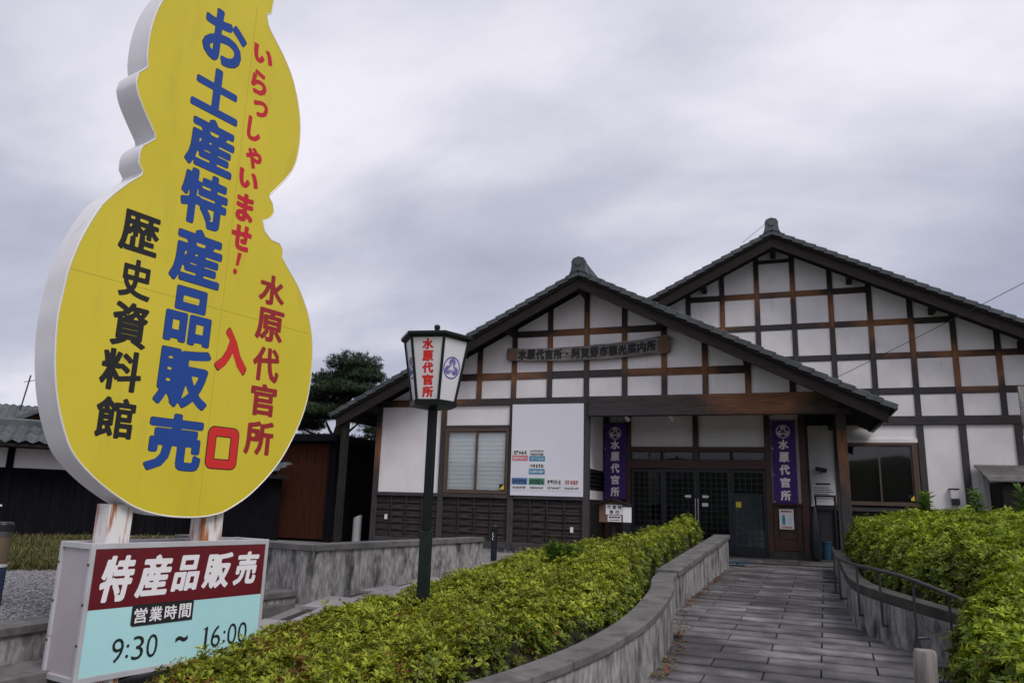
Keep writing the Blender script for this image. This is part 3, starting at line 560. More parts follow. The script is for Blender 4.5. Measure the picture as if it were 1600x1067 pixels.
def frame_wall(P, Y, xc, z0, s, xs, rails, zstart, m, pw=0.13, skip=None):
    hw = pw / 2
    for x in xs:
        zt = z0 - s * abs(x - xc) - 0.02; zb = zstart(x)
        if zt - zb > 0.1: beam('post', (x, Y + 0.03, zb), (x, Y + 0.03, zt), pw, 0.13, m, P)
    for a, b in zip(xs[:-1], xs[1:]):
        xm = (a + b) / 2; rr = sorted((r[0], r[1]) for r in rails if r[2] - 0.01 <= xm <= r[3] + 0.01); zb = max(zstart(a), zstart(b)); ivs = []
        for lo, hi in rr:
            if lo > zb: ivs.append((zb, lo))
            zb = max(zb, hi)
            if z0 - s * abs(xm - xc) > hi: beam('rail', (a + hw + 0.001, Y + 0.025, (lo + hi) / 2), (b - hw - 0.001, Y + 0.025, (lo + hi) / 2), 0.09, hi - lo, m, P)
        ivs.append((zb, 99))
        for lo, hi in ivs:
            if skip and skip(xm, lo): continue
            pg = clip([(a + hw, lo), (b - hw, lo), (b - hw, hi), (a + hw, hi)], xc, z0, s)
            if len(pg) > 2: MB().prism(pg, (0, Y, 0), EX, EZ, EYb, random.uniform(-0.002, 0.002), 0.03).build('plaster_panel', 'plaster', P)
def gable_roof(P, xc, za, s, hl, hr, y0, y1l, y1r, barge=0.34, slab=0.13):
    cs = 1 / math.sqrt(1 + s * s)
    for sg, hw, y1 in ((-1, hl, y1l), (1, hr, y1r)):
        zc = za - slab; pg = [(0, za - 0.06), (hw, za - 0.06 - s * hw), (hw, zc - s * hw), (0, zc)]
        MB().prism(pg, (xc, 0, 0), (sg, 0, 0), EZ, EYb, y0 + 0.065, y1).build('roof_deck', 'dark_timber', P)
        zb = za - 0.10
        o = MB().prism([(0, zb - 0.06), (hw - 0.02, zb - 0.06 - s * (hw - 0.02)), (hw - 0.05, zb - barge - s * (hw - 0.05)), (0, zb - barge)], (xc, 0, 0), (sg, 0, 0), EZ, EYb, y0, y0 + 0.06).build('bargeboard', 'barge_wood', P, 0.008); grain(o, (sg, 0, -s))
        o = MB().prism([(0, zb + 0.015), (hw, zb + 0.015 - s * hw), (hw, zb - 0.085 - s * hw), (0, zb - 0.085)], (xc, 0, 0), (sg, 0, 0), EZ, EYb, y0 - 0.045, y0 - 0.002).build('verge_board', 'barge_wood', P, 0.006); grain(o, (sg, 0, -s))
        # verge tiles step down the slope
        L = hw / cs; n = int(L / 0.275); ax = Vector((sg * cs, 0, -s * cs)); tl = math.radians(6.0); ax2 = Vector((ax.x * math.cos(tl) , 0, ax.z * math.cos(tl))) + Vector((sg * s * cs, 0, cs)) * math.sin(tl)
        tm = None
        for i in range(n + 1):
            p = Vector((xc, y0 - 0.07, za - 0.045)) + ax * (i * 0.275 + 0.02)
            if tm is None:
                mb = MB(); mb.box(0, 0.315, 0, 0.27, -0.012, 0.022); mb.box(0.004, 0.311, -0.012, 0.012, -0.085, 0.020); mb.tube([(0.0, 0.235, 0.02), (0.31, 0.235, 0.02)], 0.05, 8)
                o = mb.build('verge_tile', 'roof_tile', None, 0.004); tm = o.data; WM.pop(o); bpy.data.objects.remove(o)
            az = Vector((-ax2.z * sg * 1.0, 0, ax2.x * sg)); ay = Vector((0, 1, 0))
            link(bpy.data.objects.new('verge_tile', tm), P, Matrix(((ax2.x, ay.x, az.x, p.x), (ax2.y, ay.y, az.y, p.y), (ax2.z, ay.z, az.z, p.z), (0, 0, 0, 1))))
        # tile field: stepped, waved courses
        yy = np.arange(y0 + 0.2, y1 + 0.01, 0.05); nc = n + 1; V = []; Qd = []
        wv = 0.022 * np.cos((yy - y0) / 0.27 * 2 * math.pi)
        for i in range(nc):
            for q, lift in ((0, 0.0), (1, 0.035)):
                dd = min((i + q) * 0.275, L); x = xc + sg * dd * cs; z = za - 0.035 + lift - dd * s * cs
                V += [(x, y, z + w) for y, w in zip(yy, wv)]
        m_ = len(yy)
        for i in range(2 * nc - 1): Qd += [(i * m_ + j, i * m_ + j + 1, (i + 1) * m_ + j + 1, (i + 1) * m_ + j) for j in range(m_ - 1)]
        tag(fast_mesh('tile_courses', V, Qd, 'roof_tile', P), kind='stuff')
        # eave fascia and gutter
        xe = xc + sg * (hw + 0.01); ze = za - 0.10 - s * hw
        beam('eave_fascia', (xe, y0 + 0.07, ze), (xe, y1, ze), 0.04, 0.12, 'dark_timber', P)
        MB().tube([(xe + sg * 0.08, y0, ze - 0.02), (xe + sg * 0.08, y1, ze - 0.03)], 0.055, 8).build('gutter', 'black_metal', P)
    beam('ridge', (xc, y0 + 0.06, za + 0.10), (xc, max(y1l, y1r), za + 0.10), 0.26, 0.26, 'roof_tile', P); 
    MB().tube([(xc, y0 + 0.02, za + 0.25), (xc, max(y1l, y1r), za + 0.25)], 0.09, 10).build('ridge_cap', 'roof_tile', P)
    pts = [(-0.23, -0.13), (-0.185, -0.02), (-0.165, 0.10), (-0.17, 0.20), (-0.125, 0.28), (0, 0.32), (0.125, 0.28), (0.17, 0.20), (0.165, 0.10), (0.185, -0.02), (0.23, -0.13), (0.12, -0.07), (0, -0.03), (-0.12, -0.07)]
    MB().prism(pts, (xc, 0, za), EX, EZ, EYb, y0 - 0.10, y0 + 0.05).build('ridge_end_tile', 'roof_tile', P, 0.015)
    mb = MB().tube([(xc, y0 - 0.125, za + 0.17), (xc, y0 - 0.02, za + 0.17)], 0.085, 14); mb.build('ridge_end_disc', 'roof_tile', P, 0.008)

def window(P, x0, x1, z0, z1, Y, n=2, m='sash_brown', glass='glass', mid=None, fw=0.05):
    mb = MB(); mb.box(x0, x1, Y - 0.05, Y + 0.08, z0, z0 + fw); mb.box(x0, x1, Y - 0.05, Y + 0.08, z1 - fw, z1); mb.box(x0, x0 + fw, Y - 0.05, Y + 0.08, z0 + fw, z1 - fw); mb.box(x1 - fw, x1, Y - 0.05, Y + 0.08, z0 + fw, z1 - fw)
    w = mb.build('window', m, P); xs_ = [x0 + fw, mid if mid else (x0 + x1) / 2, x1 - fw] if n == 2 else [x0 + fw, x1 - fw]
    for i in range(len(xs_) - 1):
        a, b = xs_[i] - (0.02 if i else 0), xs_[i + 1] + (0.02 if i < len(xs_) - 2 else 0); y = Y - 0.02 + 0.035 * i; mb = MB(); f2 = 0.04; za, zb = z0 + fw, z1 - fw
        mb.box(a, b, y - 0.015, y + 0.015, za, za + f2); mb.box(a, b, y - 0.015, y + 0.015, zb - f2, zb); mb.box(a, a + f2, y - 0.015, y + 0.015, za + f2, zb - f2); mb.box(b - f2, b, y - 0.015, y + 0.015, za + f2, zb - f2)
        mb.build('sash', m, w); MB().box(a + f2, b - f2, y - 0.003, y + 0.003, za + f2, zb - f2).build('pane', glass, w)
    return w

# ---- front hall
YF = 17.0; K = lambda k: X0 + k * BAY
H = thing('front_hall', 'white plastered timber-framed hall with gabled porch and name board, centre', 'building', (X0, 19, 0.6))
ZU = 6.78; SLP = 0.508
xsF = [K(k) for k in range(-6, 7)]
MB().prism(clip([(K(-6), 0.6), (K(0) + 0.06, 0.6), (K(0) + 0.06, 9), (K(-6), 9)], X0, ZU - 0.02, SLP), (0, 0, 0), EX, EZ, EYb, YF + 0.031, YF + 0.16).build('wall_core', 'interior', H)
MB().prism(clip([(K(0) + 0.061, 3.75), (K(6), 3.75), (K(6), 9), (K(0) + 0.061, 9)], X0, ZU - 0.02, SLP), (0, 0, 0), EX, EZ, EYb, YF + 0.031, YF + 0.16).build('wall_core', 'interior', H)
# the window niche is cut by simply standing the window in front of a shallow dark box, so carve the core with a recessed panel
frame_wall(H, YF, X0, ZU, SLP, xsF, [(4.62, 4.80, K(-4), K(4)), (5.66, 5.82, K(-2), K(2))], lambda x: 4.166, 'timber_front')
beam('sill_beam', (K(-6) - 0.07, YF + 0.02, 4.08), (K(0) + 0.065, YF + 0.02, 4.08), 0.15, 0.17, 'timber_front', H)
beam('porch_beam', (K(0) + 0.067, YF + 0.02, 3.935), (K(6) + 0.2, YF + 0.02, 3.935), 0.22, 0.46, 'timber_beam', H, bevel=0.012)
for k in (-6, -4, -2, 0): beam('post', (K(k), YF + 0.03, 0.62), (K(k), YF + 0.03, 3.994), 0.145, 0.15, 'timber_front', H)
beam('porch_pillar', (K(6), YF + 0.02, 0.60), (K(6), YF + 0.02, 3.704), 0.19, 0.19, 'timber_front', H, bevel=0.012)
beam('corner_post', (K(-6) - 0.62, YF - 0.62, 0.5), (K(-6) - 0.62, YF - 0.62, 3.62), 0.15, 0.15, 'dark_timber', H)
beam('eave_beam', (K(-6) - 0.62, YF - 0.7, 3.70), (K(-6) - 0.62, 24, 3.70), 0.15, 0.18, 'dark_timber', H)
MB().prism(rect(K(-6) + 0.073, K(-4) - 0.073, 1.87, 3.993), (0, YF, 0), EX, EZ, EYb, 0, 0.03).build('plaster_panel', 'plaster', H)
MB().prism(rect(K(-4) + 0.073, K(-2) - 0.073, 3.52, 3.993), (0, YF, 0), EX, EZ, EYb, 0, 0.03).build('plaster_panel', 'plaster', H)
MB().prism(rect(K(-2) + 0.073, K(0) - 0.073, 1.87, 3.993), (0, YF, 0), EX, EZ, EYb, 0, 0.03).build('plaster_panel', 'plaster', H)
beam('window_head', (K(-4) + 0.074, YF + 0.01, 3.47), (K(-2) - 0.074, YF + 0.01, 3.47), 0.12, 0.09, 'timber_front', H)
w = window(H, K(-4) + 0.08, K(-2) - 0.08, 1.88, 3.424, YF - 0.02)
MB().box(K(-4) + 0.08, K(-2) - 0.08, YF + 0.022, YF + 0.028, 1.9, 3.42).build('blind', 'blind', w)
mb = MB()
for i in range(15): mb.box(K(-4) + 0.09, K(-2) - 0.09, YF + 0.014, YF + 0.0205, 1.92 + i * 0.1, 2.01 + i * 0.1)
mb.build('blind_slats', 'blind', w)
MB().prism([(0, 0), (0.12, 0), (0.12, 0.12)], (K(-2) - 0.28, 0, 1.99), EX, EZ, EYb, YF - 0.048, YF - 0.046).build('sticker', 'yellow_tag', w); MB().prism([(0, 0), (0.12, 0.12), (0, 0.12)], (K(-2) - 0.28, 0, 1.99), EX, EZ, EYb, YF - 0.048, YF - 0.046).build('sticker', 'navy', w)
for a, b in ((-6, -4), (-4, -2), (-2, 0)):
    xa, xb = K(a) + 0.074, K(b) - 0.074
    beam('sill', (xa, YF - 0.005, 1.825), (xb, YF - 0.005, 1.825), 0.13, 0.085, 'timber_front', H); beam('ground_sill', (xa, YF, 0.72), (xb, YF, 0.72), 0.13, 0.14, 'timber_front', H)
    for r in range(6):
        z = 0.795 + r * 0.164
        o = beam('plank', (xa + 0.002, YF + 0.012, z + 0.088), (xb - 0.002, YF + 0.012, z + 0.088), 0.022, 0.185, 'wainscot_wood', H, up=(0, 0.17 + random.uniform(-0.05, 0.05), 1), bevel=0.003)
    for q in range(1, 5):
        if q == 4: continue
        x = xa + (xb - xa) * q / 4; beam('batten', (x, YF - 0.022, 0.795), (x, YF - 0.022, 1.78), 0.035, 0.03, 'wainscot_wood', H)
MB().box(K(-6) - 0.1, K(0) + 0.1, YF - 0.03, YF + 0.2, 0.4, 0.648).build('foundation', 'concrete', H)
for x, z in ((K(-6) + 0.32, 1.20), (K(0) - 0.35, 1.06)): MB().box(x, x + 0.07, YF - 0.035, YF - 0.003, z, z + 0.12).build('socket_box', 'paper', H, 0.006)
gable_roof(H, X0, 7.02, SLP, 6.30, 6.30, 16.2, 27.0, 20.42)
for k in range(-6, 7, 2):
    z = ZU - 0.10 - SLP * abs(K(k) - X0) - (0.05 if k == 0 else 0.0); beam('purlin', (K(k), 16.28, z), (K(k), 16.955, z), 0.13, 0.17, 'dark_timber', H)
beam('porch_purlin', (K(6), YF + 0.14, 3.80), (K(6), 20.4, 3.80), 0.14, 0.2, 'dark_timber', H)
MB().box(K(-6) - 0.05, K(-6) + 0.07, YF + 0.17, 27, 0.5, 3.75).build('side_wall', 'plaster', H)
MB().box(K(0) + 0.05, 1.62, YF + 0.165, 20.44, 3.98, 4.04).build('porch_ceiling', 'dark_timber', H)
# porch left side wall
xa = X0 - 0.04
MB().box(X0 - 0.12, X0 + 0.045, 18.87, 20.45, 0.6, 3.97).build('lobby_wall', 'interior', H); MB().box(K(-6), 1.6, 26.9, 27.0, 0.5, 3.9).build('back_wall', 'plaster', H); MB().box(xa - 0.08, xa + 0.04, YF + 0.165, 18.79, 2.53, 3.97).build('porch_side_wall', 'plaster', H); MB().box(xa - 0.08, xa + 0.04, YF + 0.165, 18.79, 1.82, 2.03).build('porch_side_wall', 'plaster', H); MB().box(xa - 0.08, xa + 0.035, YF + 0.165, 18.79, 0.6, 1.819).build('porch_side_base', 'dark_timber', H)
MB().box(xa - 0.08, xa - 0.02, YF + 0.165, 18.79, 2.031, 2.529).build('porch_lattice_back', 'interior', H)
for i in range(5): MB().box(xa - 0.01, xa + 0.055, YF + 0.17, 18.78, 2.05 + i * 0.098, 2.09 + i * 0.098).build('lattice_slat', 'dark_timber', H)
# ---- entrance lobby
YD = 18.8; xl, xc_, xr, xe = -3.66, -2.005, -0.353, 0.443
LB = thing('entrance_lobby', 'dark red-brown timber entrance with lattice glass sliding doors under the porch', 'entrance', (-2, YD, 0.6))
for x, w_ in ((xl, 0.13), (xr, 0.13)): beam('post', (x, YD + 0.02, 0.62), (x, YD + 0.02, 3.97), w_, 0.15, 'red_brown_wood', LB)
beam('post', (X0 + 0.10, YD + 0.02, 0.62), (X0 + 0.10, YD + 0.02, 3.97), 0.10, 0.12, 'red_brown_wood', LB); beam('post', (xe - 0.02, YD + 0.02, 0.62), (xe - 0.02, YD + 0.02, 3.97), 0.15, 0.15, 'red_brown_wood', LB)
beam('mullion', (xc_, YD + 0.02, 2.83), (xc_, YD + 0.02, 3.97), 0.13, 0.14, 'red_brown_wood', LB)
for a, b in ((xl, xr),):
    beam('lintel', (a + 0.066, YD + 0.015, 2.725), (b - 0.066, YD + 0.015, 2.725), 0.15, 0.20, 'red_brown_wood', LB); beam('head_beam', (a + 0.066, YD + 0.04, 3.10), (xc_ - 0.066, YD + 0.04, 3.10), 0.11, 0.11, 'red_brown_wood', LB); beam('head_beam', (xc_ + 0.066, YD + 0.04, 3.10), (b - 0.066, YD + 0.04, 3.10), 0.11, 0.11, 'red_brown_wood', LB)
for a, b in ((xl, xc_), (xc_, xr)): MB().box(a + 0.066, b - 0.066, YD + 0.04, YD + 0.08, 3.156, 3.97).build('plaster_panel', 'plaster', LB)
for a, b in ((xl + 0.066, (xl + xc_) / 2 - 0.02), ((xl + xc_) / 2 + 0.02, xc_ - 0.066), (xc_ + 0.066, (xr + xc_) / 2 - 0.02), ((xr + xc_) / 2 + 0.02, xr - 0.066)):
    mb = MB(); mb.box(a, b, YD, YD + 0.05, 2.826, 2.85); mb.box(a, b, YD, YD + 0.05, 3.02, 3.044); mb.box(a, a + 0.025, YD, YD + 0.05, 2.85, 3.02); mb.box(b - 0.025, b, YD, YD + 0.05, 2.85, 3.02)
    tw = mb.build('transom_window', 'red_brown_wood', LB); MB().box(a + 0.025, b - 0.025, YD + 0.022, YD + 0.028, 2.85, 3.02).build('pane', 'glass_dark', tw)
for a, b in (((xl + xc_) / 2 - 0.02, (xl + xc_) / 2 + 0.02), ((xr + xc_) / 2 - 0.02, (xr + xc_) / 2 + 0.02)): MB().box(a, b, YD + 0.0, YD + 0.06, 2.826, 3.044).build('mullion', 'dark_timber', LB)
dw = (xr - xl - 0.13) / 4
for i in range(4):
    a = xl + 0.065 + i * dw; b = a + dw; y = YD + (0.0 if i in (1, 2) else 0.05); a += 0.002; b -= 0.002; st_ = 0.065; mb = MB()
    mb.box(a, a + st_, y - 0.018, y + 0.018, 0.635, 2.62); mb.box(b - st_, b, y - 0.018, y + 0.018, 0.635, 2.62); mb.box(a + st_, b - st_, y - 0.018, y + 0.018, 0.635, 0.85); mb.box(a + st_, b - st_, y - 0.018, y + 0.018, 2.55, 2.62)
    d = mb.build('sliding_door', 'navy', LB)
    MB().box(a + st_, b - st_, y + 0.004, y + 0.009, 0.85, 2.55).build('pane', 'glass_dark', d)
    for q in range(1, 5):
        x = a + st_ + (b - a - 2 * st_) * q / 5; MB().box(x - 0.008, x + 0.008, y - 0.012, y + 0.002, 0.85, 2.55).build('muntin', 'navy', d)
    for q in range(1, 13):
        z = 0.85 + 1.7 * q / 13; MB().box(a + st_, b - st_, y - 0.010, y + 0.0035, z - 0.007, z + 0.007).build('muntin', 'navy', d)
    if i in (1, 2):
        x = (b - 0.03) if i == 1 else (a + 0.03); MB().tube([(x, y - 0.06, 1.35), (x, y - 0.06, 1.92)], 0.012, 8).build('handle', 'steel', d)
        sx = -1 if i == 1 else 1; px = x + sx * 0.16; MB().prism([(-0.06, -0.03), (0.06, -0.03), (0.06, 0.03), (-0.06, 0.03), (-0.1, 0)] if i == 1 else [(-0.06, -0.03), (0.06, -0.03), (0.1, 0), (0.06, 0.03), (-0.06, 0.03)], (px, 0, 1.97), EX, EZ, EYb, y - 0.024, y - 0.022).build('arrow_sticker', 'paper', d)
        if i == 2: MB().box(px - 0.07, px + 0.07, y - 0.024, y - 0.022, 1.74, 1.82).build('sticker', 'paper', d)
    if i == 3: MB().box(a + 0.10, a + 0.22, y - 0.024, y - 0.022, 1.74, 1.87).build('sticker', 'yellow_tag', d)
# lobby shell: floor, back, sides, ceiling
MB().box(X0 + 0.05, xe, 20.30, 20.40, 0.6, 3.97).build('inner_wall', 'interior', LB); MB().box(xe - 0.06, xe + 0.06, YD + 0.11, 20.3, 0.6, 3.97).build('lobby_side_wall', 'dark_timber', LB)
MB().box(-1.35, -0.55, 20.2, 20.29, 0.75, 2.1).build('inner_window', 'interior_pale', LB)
MB().box(X0 + 0.05, xl - 0.066, YD + 0.04, YD + 0.09, 1.9, 3.97).build('plaster_panel', 'plaster', LB); MB().box(X0 + 0.05, xl - 0.066, YD + 0.04, YD + 0.09, 0.62, 1.899).build('boarding', 'dark_timber', LB)
MB().box(xr + 0.066, xe - 0.096, YD + 0.04, YD + 0.09, 1.87, 3.97).build('plaster_panel', 'plaster', LB)
beam('rail', (xr + 0.066, YD, 1.84), (xe + 0.05, YD, 1.84), 0.12, 0.06, 'red_brown_wood', LB)
for i in range(4):
    z = 0.80 + i * 0.25; beam('panel_board', (xr + 0.068, YD + 0.05, z + 0.123), (xe - 0.1, YD + 0.05, z + 0.123), 0.03, 0.243, 'red_brown_wood', LB)
for x in (xr + 0.12, xe - 0.16): beam('panel_stile', (x, YD + 0.01, 0.80), (x, YD + 0.01, 1.80), 0.10, 0.06, 'red_brown_wood', LB)
MB().box(xr - 0.06, xe + 0.1, YD - 0.14, YD + 0.1, 0.62, 0.79).build('stone_plinth', 'joint', LB, 0.01)
MB().box(xl, xr - 0.07, YD - 0.06, YD + 0.12, 0.612, 0.634).build('threshold', 'navy', LB)

# ---- rear hall
YR = 20.5; R_ = thing('rear_hall', 'taller white timber-framed hall with big gable behind, right', 'building', (3, 24, 0.6))
ZR = 8.60; SR = 0.505; xsR = [XR + 0.4545 + BAY * i for i in range(-5, 9)]
MB().prism(clip([(-4.2, 3.9), (8.2, 3.9), (8.2, 11), (-4.2, 11)], XR, ZR - 0.02, SR), (0, 0, 0), EX, EZ, EYb, YR + 0.031, YR + 0.2).build('wall_core', 'interior', R_)
MB().box(0.44, 8.2, YR + 0.031, YR + 0.2, 0.55, 3.899).build('wall_core', 'interior', R_)
rl = [(7.25, 7.41, XR - 2.35, XR + 2.35), (6.36, 6.52, -4.2, XR + 4.1), (5.49, 5.65, -4.2, XR + 5.9), (4.59, 4.76, -4.2, 8.2), (8.18 - 9, 8.19 - 9, 0, 0)]
frame_wall(R_, YR, XR, ZR, SR, xsR, rl[:4], lambda x: 4.056, 'timber_rear')
beam('collar_tie', (XR - 0.39, YR + 0.02, 8.27), (XR + 0.39, YR + 0.02, 8.27), 0.10, 0.10, 'timber_rear', R_)
beam('main_beam', (0.30, YR + 0.02, 3.945), (8.2, YR + 0.02, 3.945), 0.16, 0.215, 'timber_rear', R_)
lows = [0.52, 1.28, 3.15, 4.06, 5.2, 6.0]
for x in lows: beam('post', (x, YR + 0.03, 0.6), (x, YR + 0.03, 3.836), 0.15, 0.15, 'timber_rear', R_)
for a, b in zip(lows[:-1], lows[1:]):
    z0_ = 1.83
    if a == 1.28:
        MB().prism(rect(a + 0.076, b - 0.076, 3.50, 3.835), (0, YR, 0), EX, EZ, EYb, 0, 0.03).build('plaster_panel', 'plaster', R_)
    else: MB().prism(rect(a + 0.076, b - 0.076, z0_, 3.835), (0, YR, 0), EX, EZ, EYb, 0, 0.03).build('plaster_panel', 'plaster', R_)
    beam('sill', (a + 0.076, YR, 1.785), (b - 0.076, YR, 1.785), 0.12, 0.09, 'timber_rear', R_)
    for r in range(5):
        beam('plank', (a + 0.078, YR + 0.012, 0.84 + r * 0.19), (b - 0.078, YR + 0.012, 0.84 + r * 0.19), 0.022, 0.20, 'wainscot_wood', R_, up=(0, 0.15, 1), bevel=0.003)
MB().box(1.36, 3.07, YR - 0.06, YR + 0.0, 3.40, 3.495).build('shutter_box', 'plaster', R_, 0.006)
w = window(R_, 1.36, 2.98, 1.89, 3.39, YR - 0.03, 2, 'sash_brown', 'glass_grey', mid=2.2); MB().prism([(0.05, 0), (0.13, 0), (0.13, 0.13), (0.05, 0.05)], (2.78, 0, 2.02), EX, EZ, EYb, YR - 0.054, YR - 0.052).build('sticker', 'yellow_tag', w); MB().prism([(0, 0.05), (0.13, 0.13), (0, 0.13)], (2.78, 0, 2.02), EX, EZ, EYb, YR - 0.054, YR - 0.052).build('sticker', 'navy', w)
beam('window_jamb', (3.02, YR - 0.0, 1.84), (3.02, YR - 0.0, 3.398), 0.07, 0.1, 'sash_brown', R_)
MB().box(8.0, 8.2, YR + 0.2, 32, 0.5, 5.0).build('side_wall', 'plaster', R_)
gable_roof(R_, XR, 8.86, SR, 5.2, 8.9, 19.65, 32, 32, barge=0.36)
for i in (-2, 0, 2, 4, 6, 8):
    x = XR + i * 0.909; z = ZR - 0.12 - SR * abs(x - XR) - (0.06 if i == 0 else 0); beam('purlin', (x, 19.74, z), (x, 20.46, z), 0.13, 0.17, 'dark_timber', R_)

# ------------------------------------------------------------------ gourd sign
SO = Vector((-5.175, 4.658, 0)); SU = Vector((0.211, 0.9775, 0)).normalized(); SN = Vector((-SU.y, SU.x, 0)); SZ = Vector((0, 0, 1))
G = thing('gourd_sign', 'tall yellow gourd-shaped shop sign on rusty posts over a red and cyan box', 'sign', SO + SU * 0.85 + SN * 0.2)
outline = [(1.16, 7.02), (1.149, 6.882), (1.136, 6.701), (1.081, 6.658), (1.121, 6.544), (1.231, 6.432), (1.362, 6.306), (1.491, 6.143), (1.601, 5.912), (1.67, 5.65), (1.684, 5.372), (1.641, 5.126), (1.516, 4.904), (1.369, 4.708), (1.365, 4.671), (1.414, 4.617), (1.441, 4.534), (1.415, 4.475), (1.308, 4.395), (1.354, 4.292), (1.445, 4.231), (1.557, 4.225), (1.608, 4.163), (1.608, 4.085), (1.718, 3.975), (1.881, 3.806), (2.039, 3.551), (2.129, 3.263), (2.15, 2.927), (2.115, 2.595), (1.995, 2.264), (1.806, 1.941), (1.524, 1.652), (1.257, 1.485), (1.096, 1.437), (0.917, 1.419), (0.648, 1.428), (0.397, 1.48), (0.191, 1.575), (-0.041, 1.726), (-0.237, 1.91), (-0.349, 2.12), (-0.428, 2.347), (-0.481, 2.596), (-0.507, 2.822), (-0.515, 2.98), (-0.507, 3.14), (-0.491, 3.358), (-0.438, 3.614), (-0.351, 3.873), (-0.271, 4.035), (-0.114, 4.249), (-0.017, 4.355), (-0.011, 4.394), (-0.056, 4.454), (-0.062, 4.543), (-0.034, 4.636), (0.062, 4.742), (0.051, 4.781), (-0.051, 4.921), (-0.144, 5.063), (-0.187, 5.185), (-0.175, 5.274), (-0.103, 5.371), (-0.122, 5.457), (-0.129, 5.674), (-0.108, 5.885), (-0.055, 6.094), (0.05, 6.34), (0.22, 6.55), (0.42, 6.66), (0.62, 6.70), (0.66, 6.9), (0.64, 7.05), (0.9, 7.12)]
def smooth_outline(P):
    n = len(P); r = []
    for i in range(n):
        a, b, c, d = (np.array(P[(i + k) % n]) for k in (-1, 0, 1, 2))
        v1, v2, v3 = b - a, c - b, d - c
        def ang(u, v): return abs(math.atan2(u[0] * v[1] - u[1] * v[0], u @ v))
        r.append(tuple(b))
        if np.linalg.norm(v2) > 0.09 and ang(v1, v2) < 0.5 and ang(v2, v3) < 0.5:
            for t in (0.2, 0.4, 0.6, 0.8):
                q = 0.5 * (2 * b + (c - a) * t + (2 * a - 5 * b + 4 * c - d) * t * t + (3 * b - a - 3 * c + d) * t ** 3); r.append(tuple(q))
    return r
OUT = smooth_outline(outline)[::-1]
mb = MB().prism(OUT, SO, SU, SZ, SN, 0.062, 0.36); mb.build('panel_rim', 'sign_white', G, smooth=True)
mb = MB().prism(OUT, SO, SU, SZ, SN, 0.05, 0.060); mb.build('panel_face', 'sign_yellow', G)
cen = np.array([0.82, 3.0])
mb = MB()    # thin metal bead along the face edge
mb.tube([SO + SU * p[0] + SZ * p[1] + SN * 0.052 for p in OUT + OUT[:1]], 0.007, 5); mb.build('edge_bead', 'sign_white', G)
mb = MB()
for a, b in (((0.955, 1.42), (0.955, 6.68)), ((-0.50, 3.36), (2.06, 3.36))):
    A_, B_ = Vector(a), Vector(b); d_ = (B_ - A_).normalized(); n_ = Vector((-d_.y, d_.x)) * 0.0022
    mb.prism([tuple(A_ - n_), tuple(B_ - n_), tuple(B_ + n_), tuple(A_ + n_)], SO, SU, SZ, SN, 0.0492, 0.0498)
mat('seam', (0.44, 0.35, 0.03)); mb.build('panel_seam', 'seam', G)
fr = (SO, SU, SZ, SN)
blue = [('お', 0.632, 6.085, 0.50, 0.60), ('土', 0.612, 5.49, 0.54, 0.52), ('産', 0.622, 4.925, 0.53, 0.57), ('特', 0.625, 4.365, 0.51, 0.57), ('産', 0.625, 3.79, 0.54, 0.57), ('品', 0.622, 3.22, 0.48, 0.55), ('販', 0.638, 2.65, 0.55, 0.575), ('売', 0.636, 2.065, 0.56, 0.53)]; blue = [(c, u_, v_, w_ * 0.97, h_ * 0.945) for c, u_, v_, w_, h_ in blue]
letters(blue, *fr, 0.0490, 'ink_black', G, r=0.044, res=64, grow=0.011, name='lettering_outline')
letters(blue, *fr, 0.0478, 'ink_blue', G, 'large blue characters down the middle of the gourd', r=0.042, res=64)
red = [('い', 1.095, 6.165, 0.25, 0.20), ('ら', 1.083, 5.846, 0.20, 0.27), ('っ', 1.135, 5.571, 0.19, 0.19), ('し', 1.085, 5.313, 0.17, 0.26), ('ゃ', 1.12, 5.008, 0.20, 0.23), ('い', 1.088, 4.755, 0.24, 0.20), ('ま', 1.082, 4.45, 0.21, 0.30), ('せ', 1.080, 4.134, 0.24, 0.27)]
letters(red, *fr, 0.0485, 'ink_red', G, 'red brush characters of welcome down the right of the gourd', r=0.052, ax=1.45, res=48)
mb = MB(); mb.prism([(1.050, 3.84), (1.082, 3.84), (1.106, 3.975), (1.06, 3.975)], SO, SU, SZ, SN, 0.0480, 0.0490); mb.prism([(1.05 + 0.024 * math.cos(a), 3.775 + 0.03 * math.sin(a)) for a in np.linspace(0, 6.0, 12)], SO, SU, SZ, SN, 0.0480, 0.0490); mb.build('exclamation_mark', 'ink_red', G)
blk = [('歴', 0.045, 3.831, 0.36, 0.37), ('史', 0.07, 3.421, 0.29, 0.35), ('資', 0.075, 3.015, 0.32, 0.39), ('料', 0.058, 2.619, 0.36, 0.35), ('館', 0.062, 2.22, 0.34, 0.34)]
letters(blk, *fr, 0.0485, 'ink_black', G, 'black brush characters down the left of the gourd', r=0.030, ax=1.2, res=60)
mar = [('水', 1.524, 3.704, 0.33, 0.32), ('原', 1.537, 3.336, 0.35, 0.34), ('代', 1.543, 2.930, 0.335, 0.35), ('官', 1.552, 2.568, 0.325, 0.325), ('所', 1.548, 2.189, 0.35, 0.335)]
letters(mar, *fr, 0.0485, 'ink_maroon', G, 'dark red characters at the right of the gourd', r=0.034, ax=1.25, res=56)
letters([('入', 1.123, 2.991, 0.35, 0.42)], *fr, 0.0490, 'ink_black', G, r=0.07, res=48, grow=0.018, name='lettering_outline'); letters([('入', 1.123, 2.991, 0.35, 0.42)], *fr, 0.0478, 'ink_scarlet', G, 'upper bright red entrance character', r=0.066, res=48)
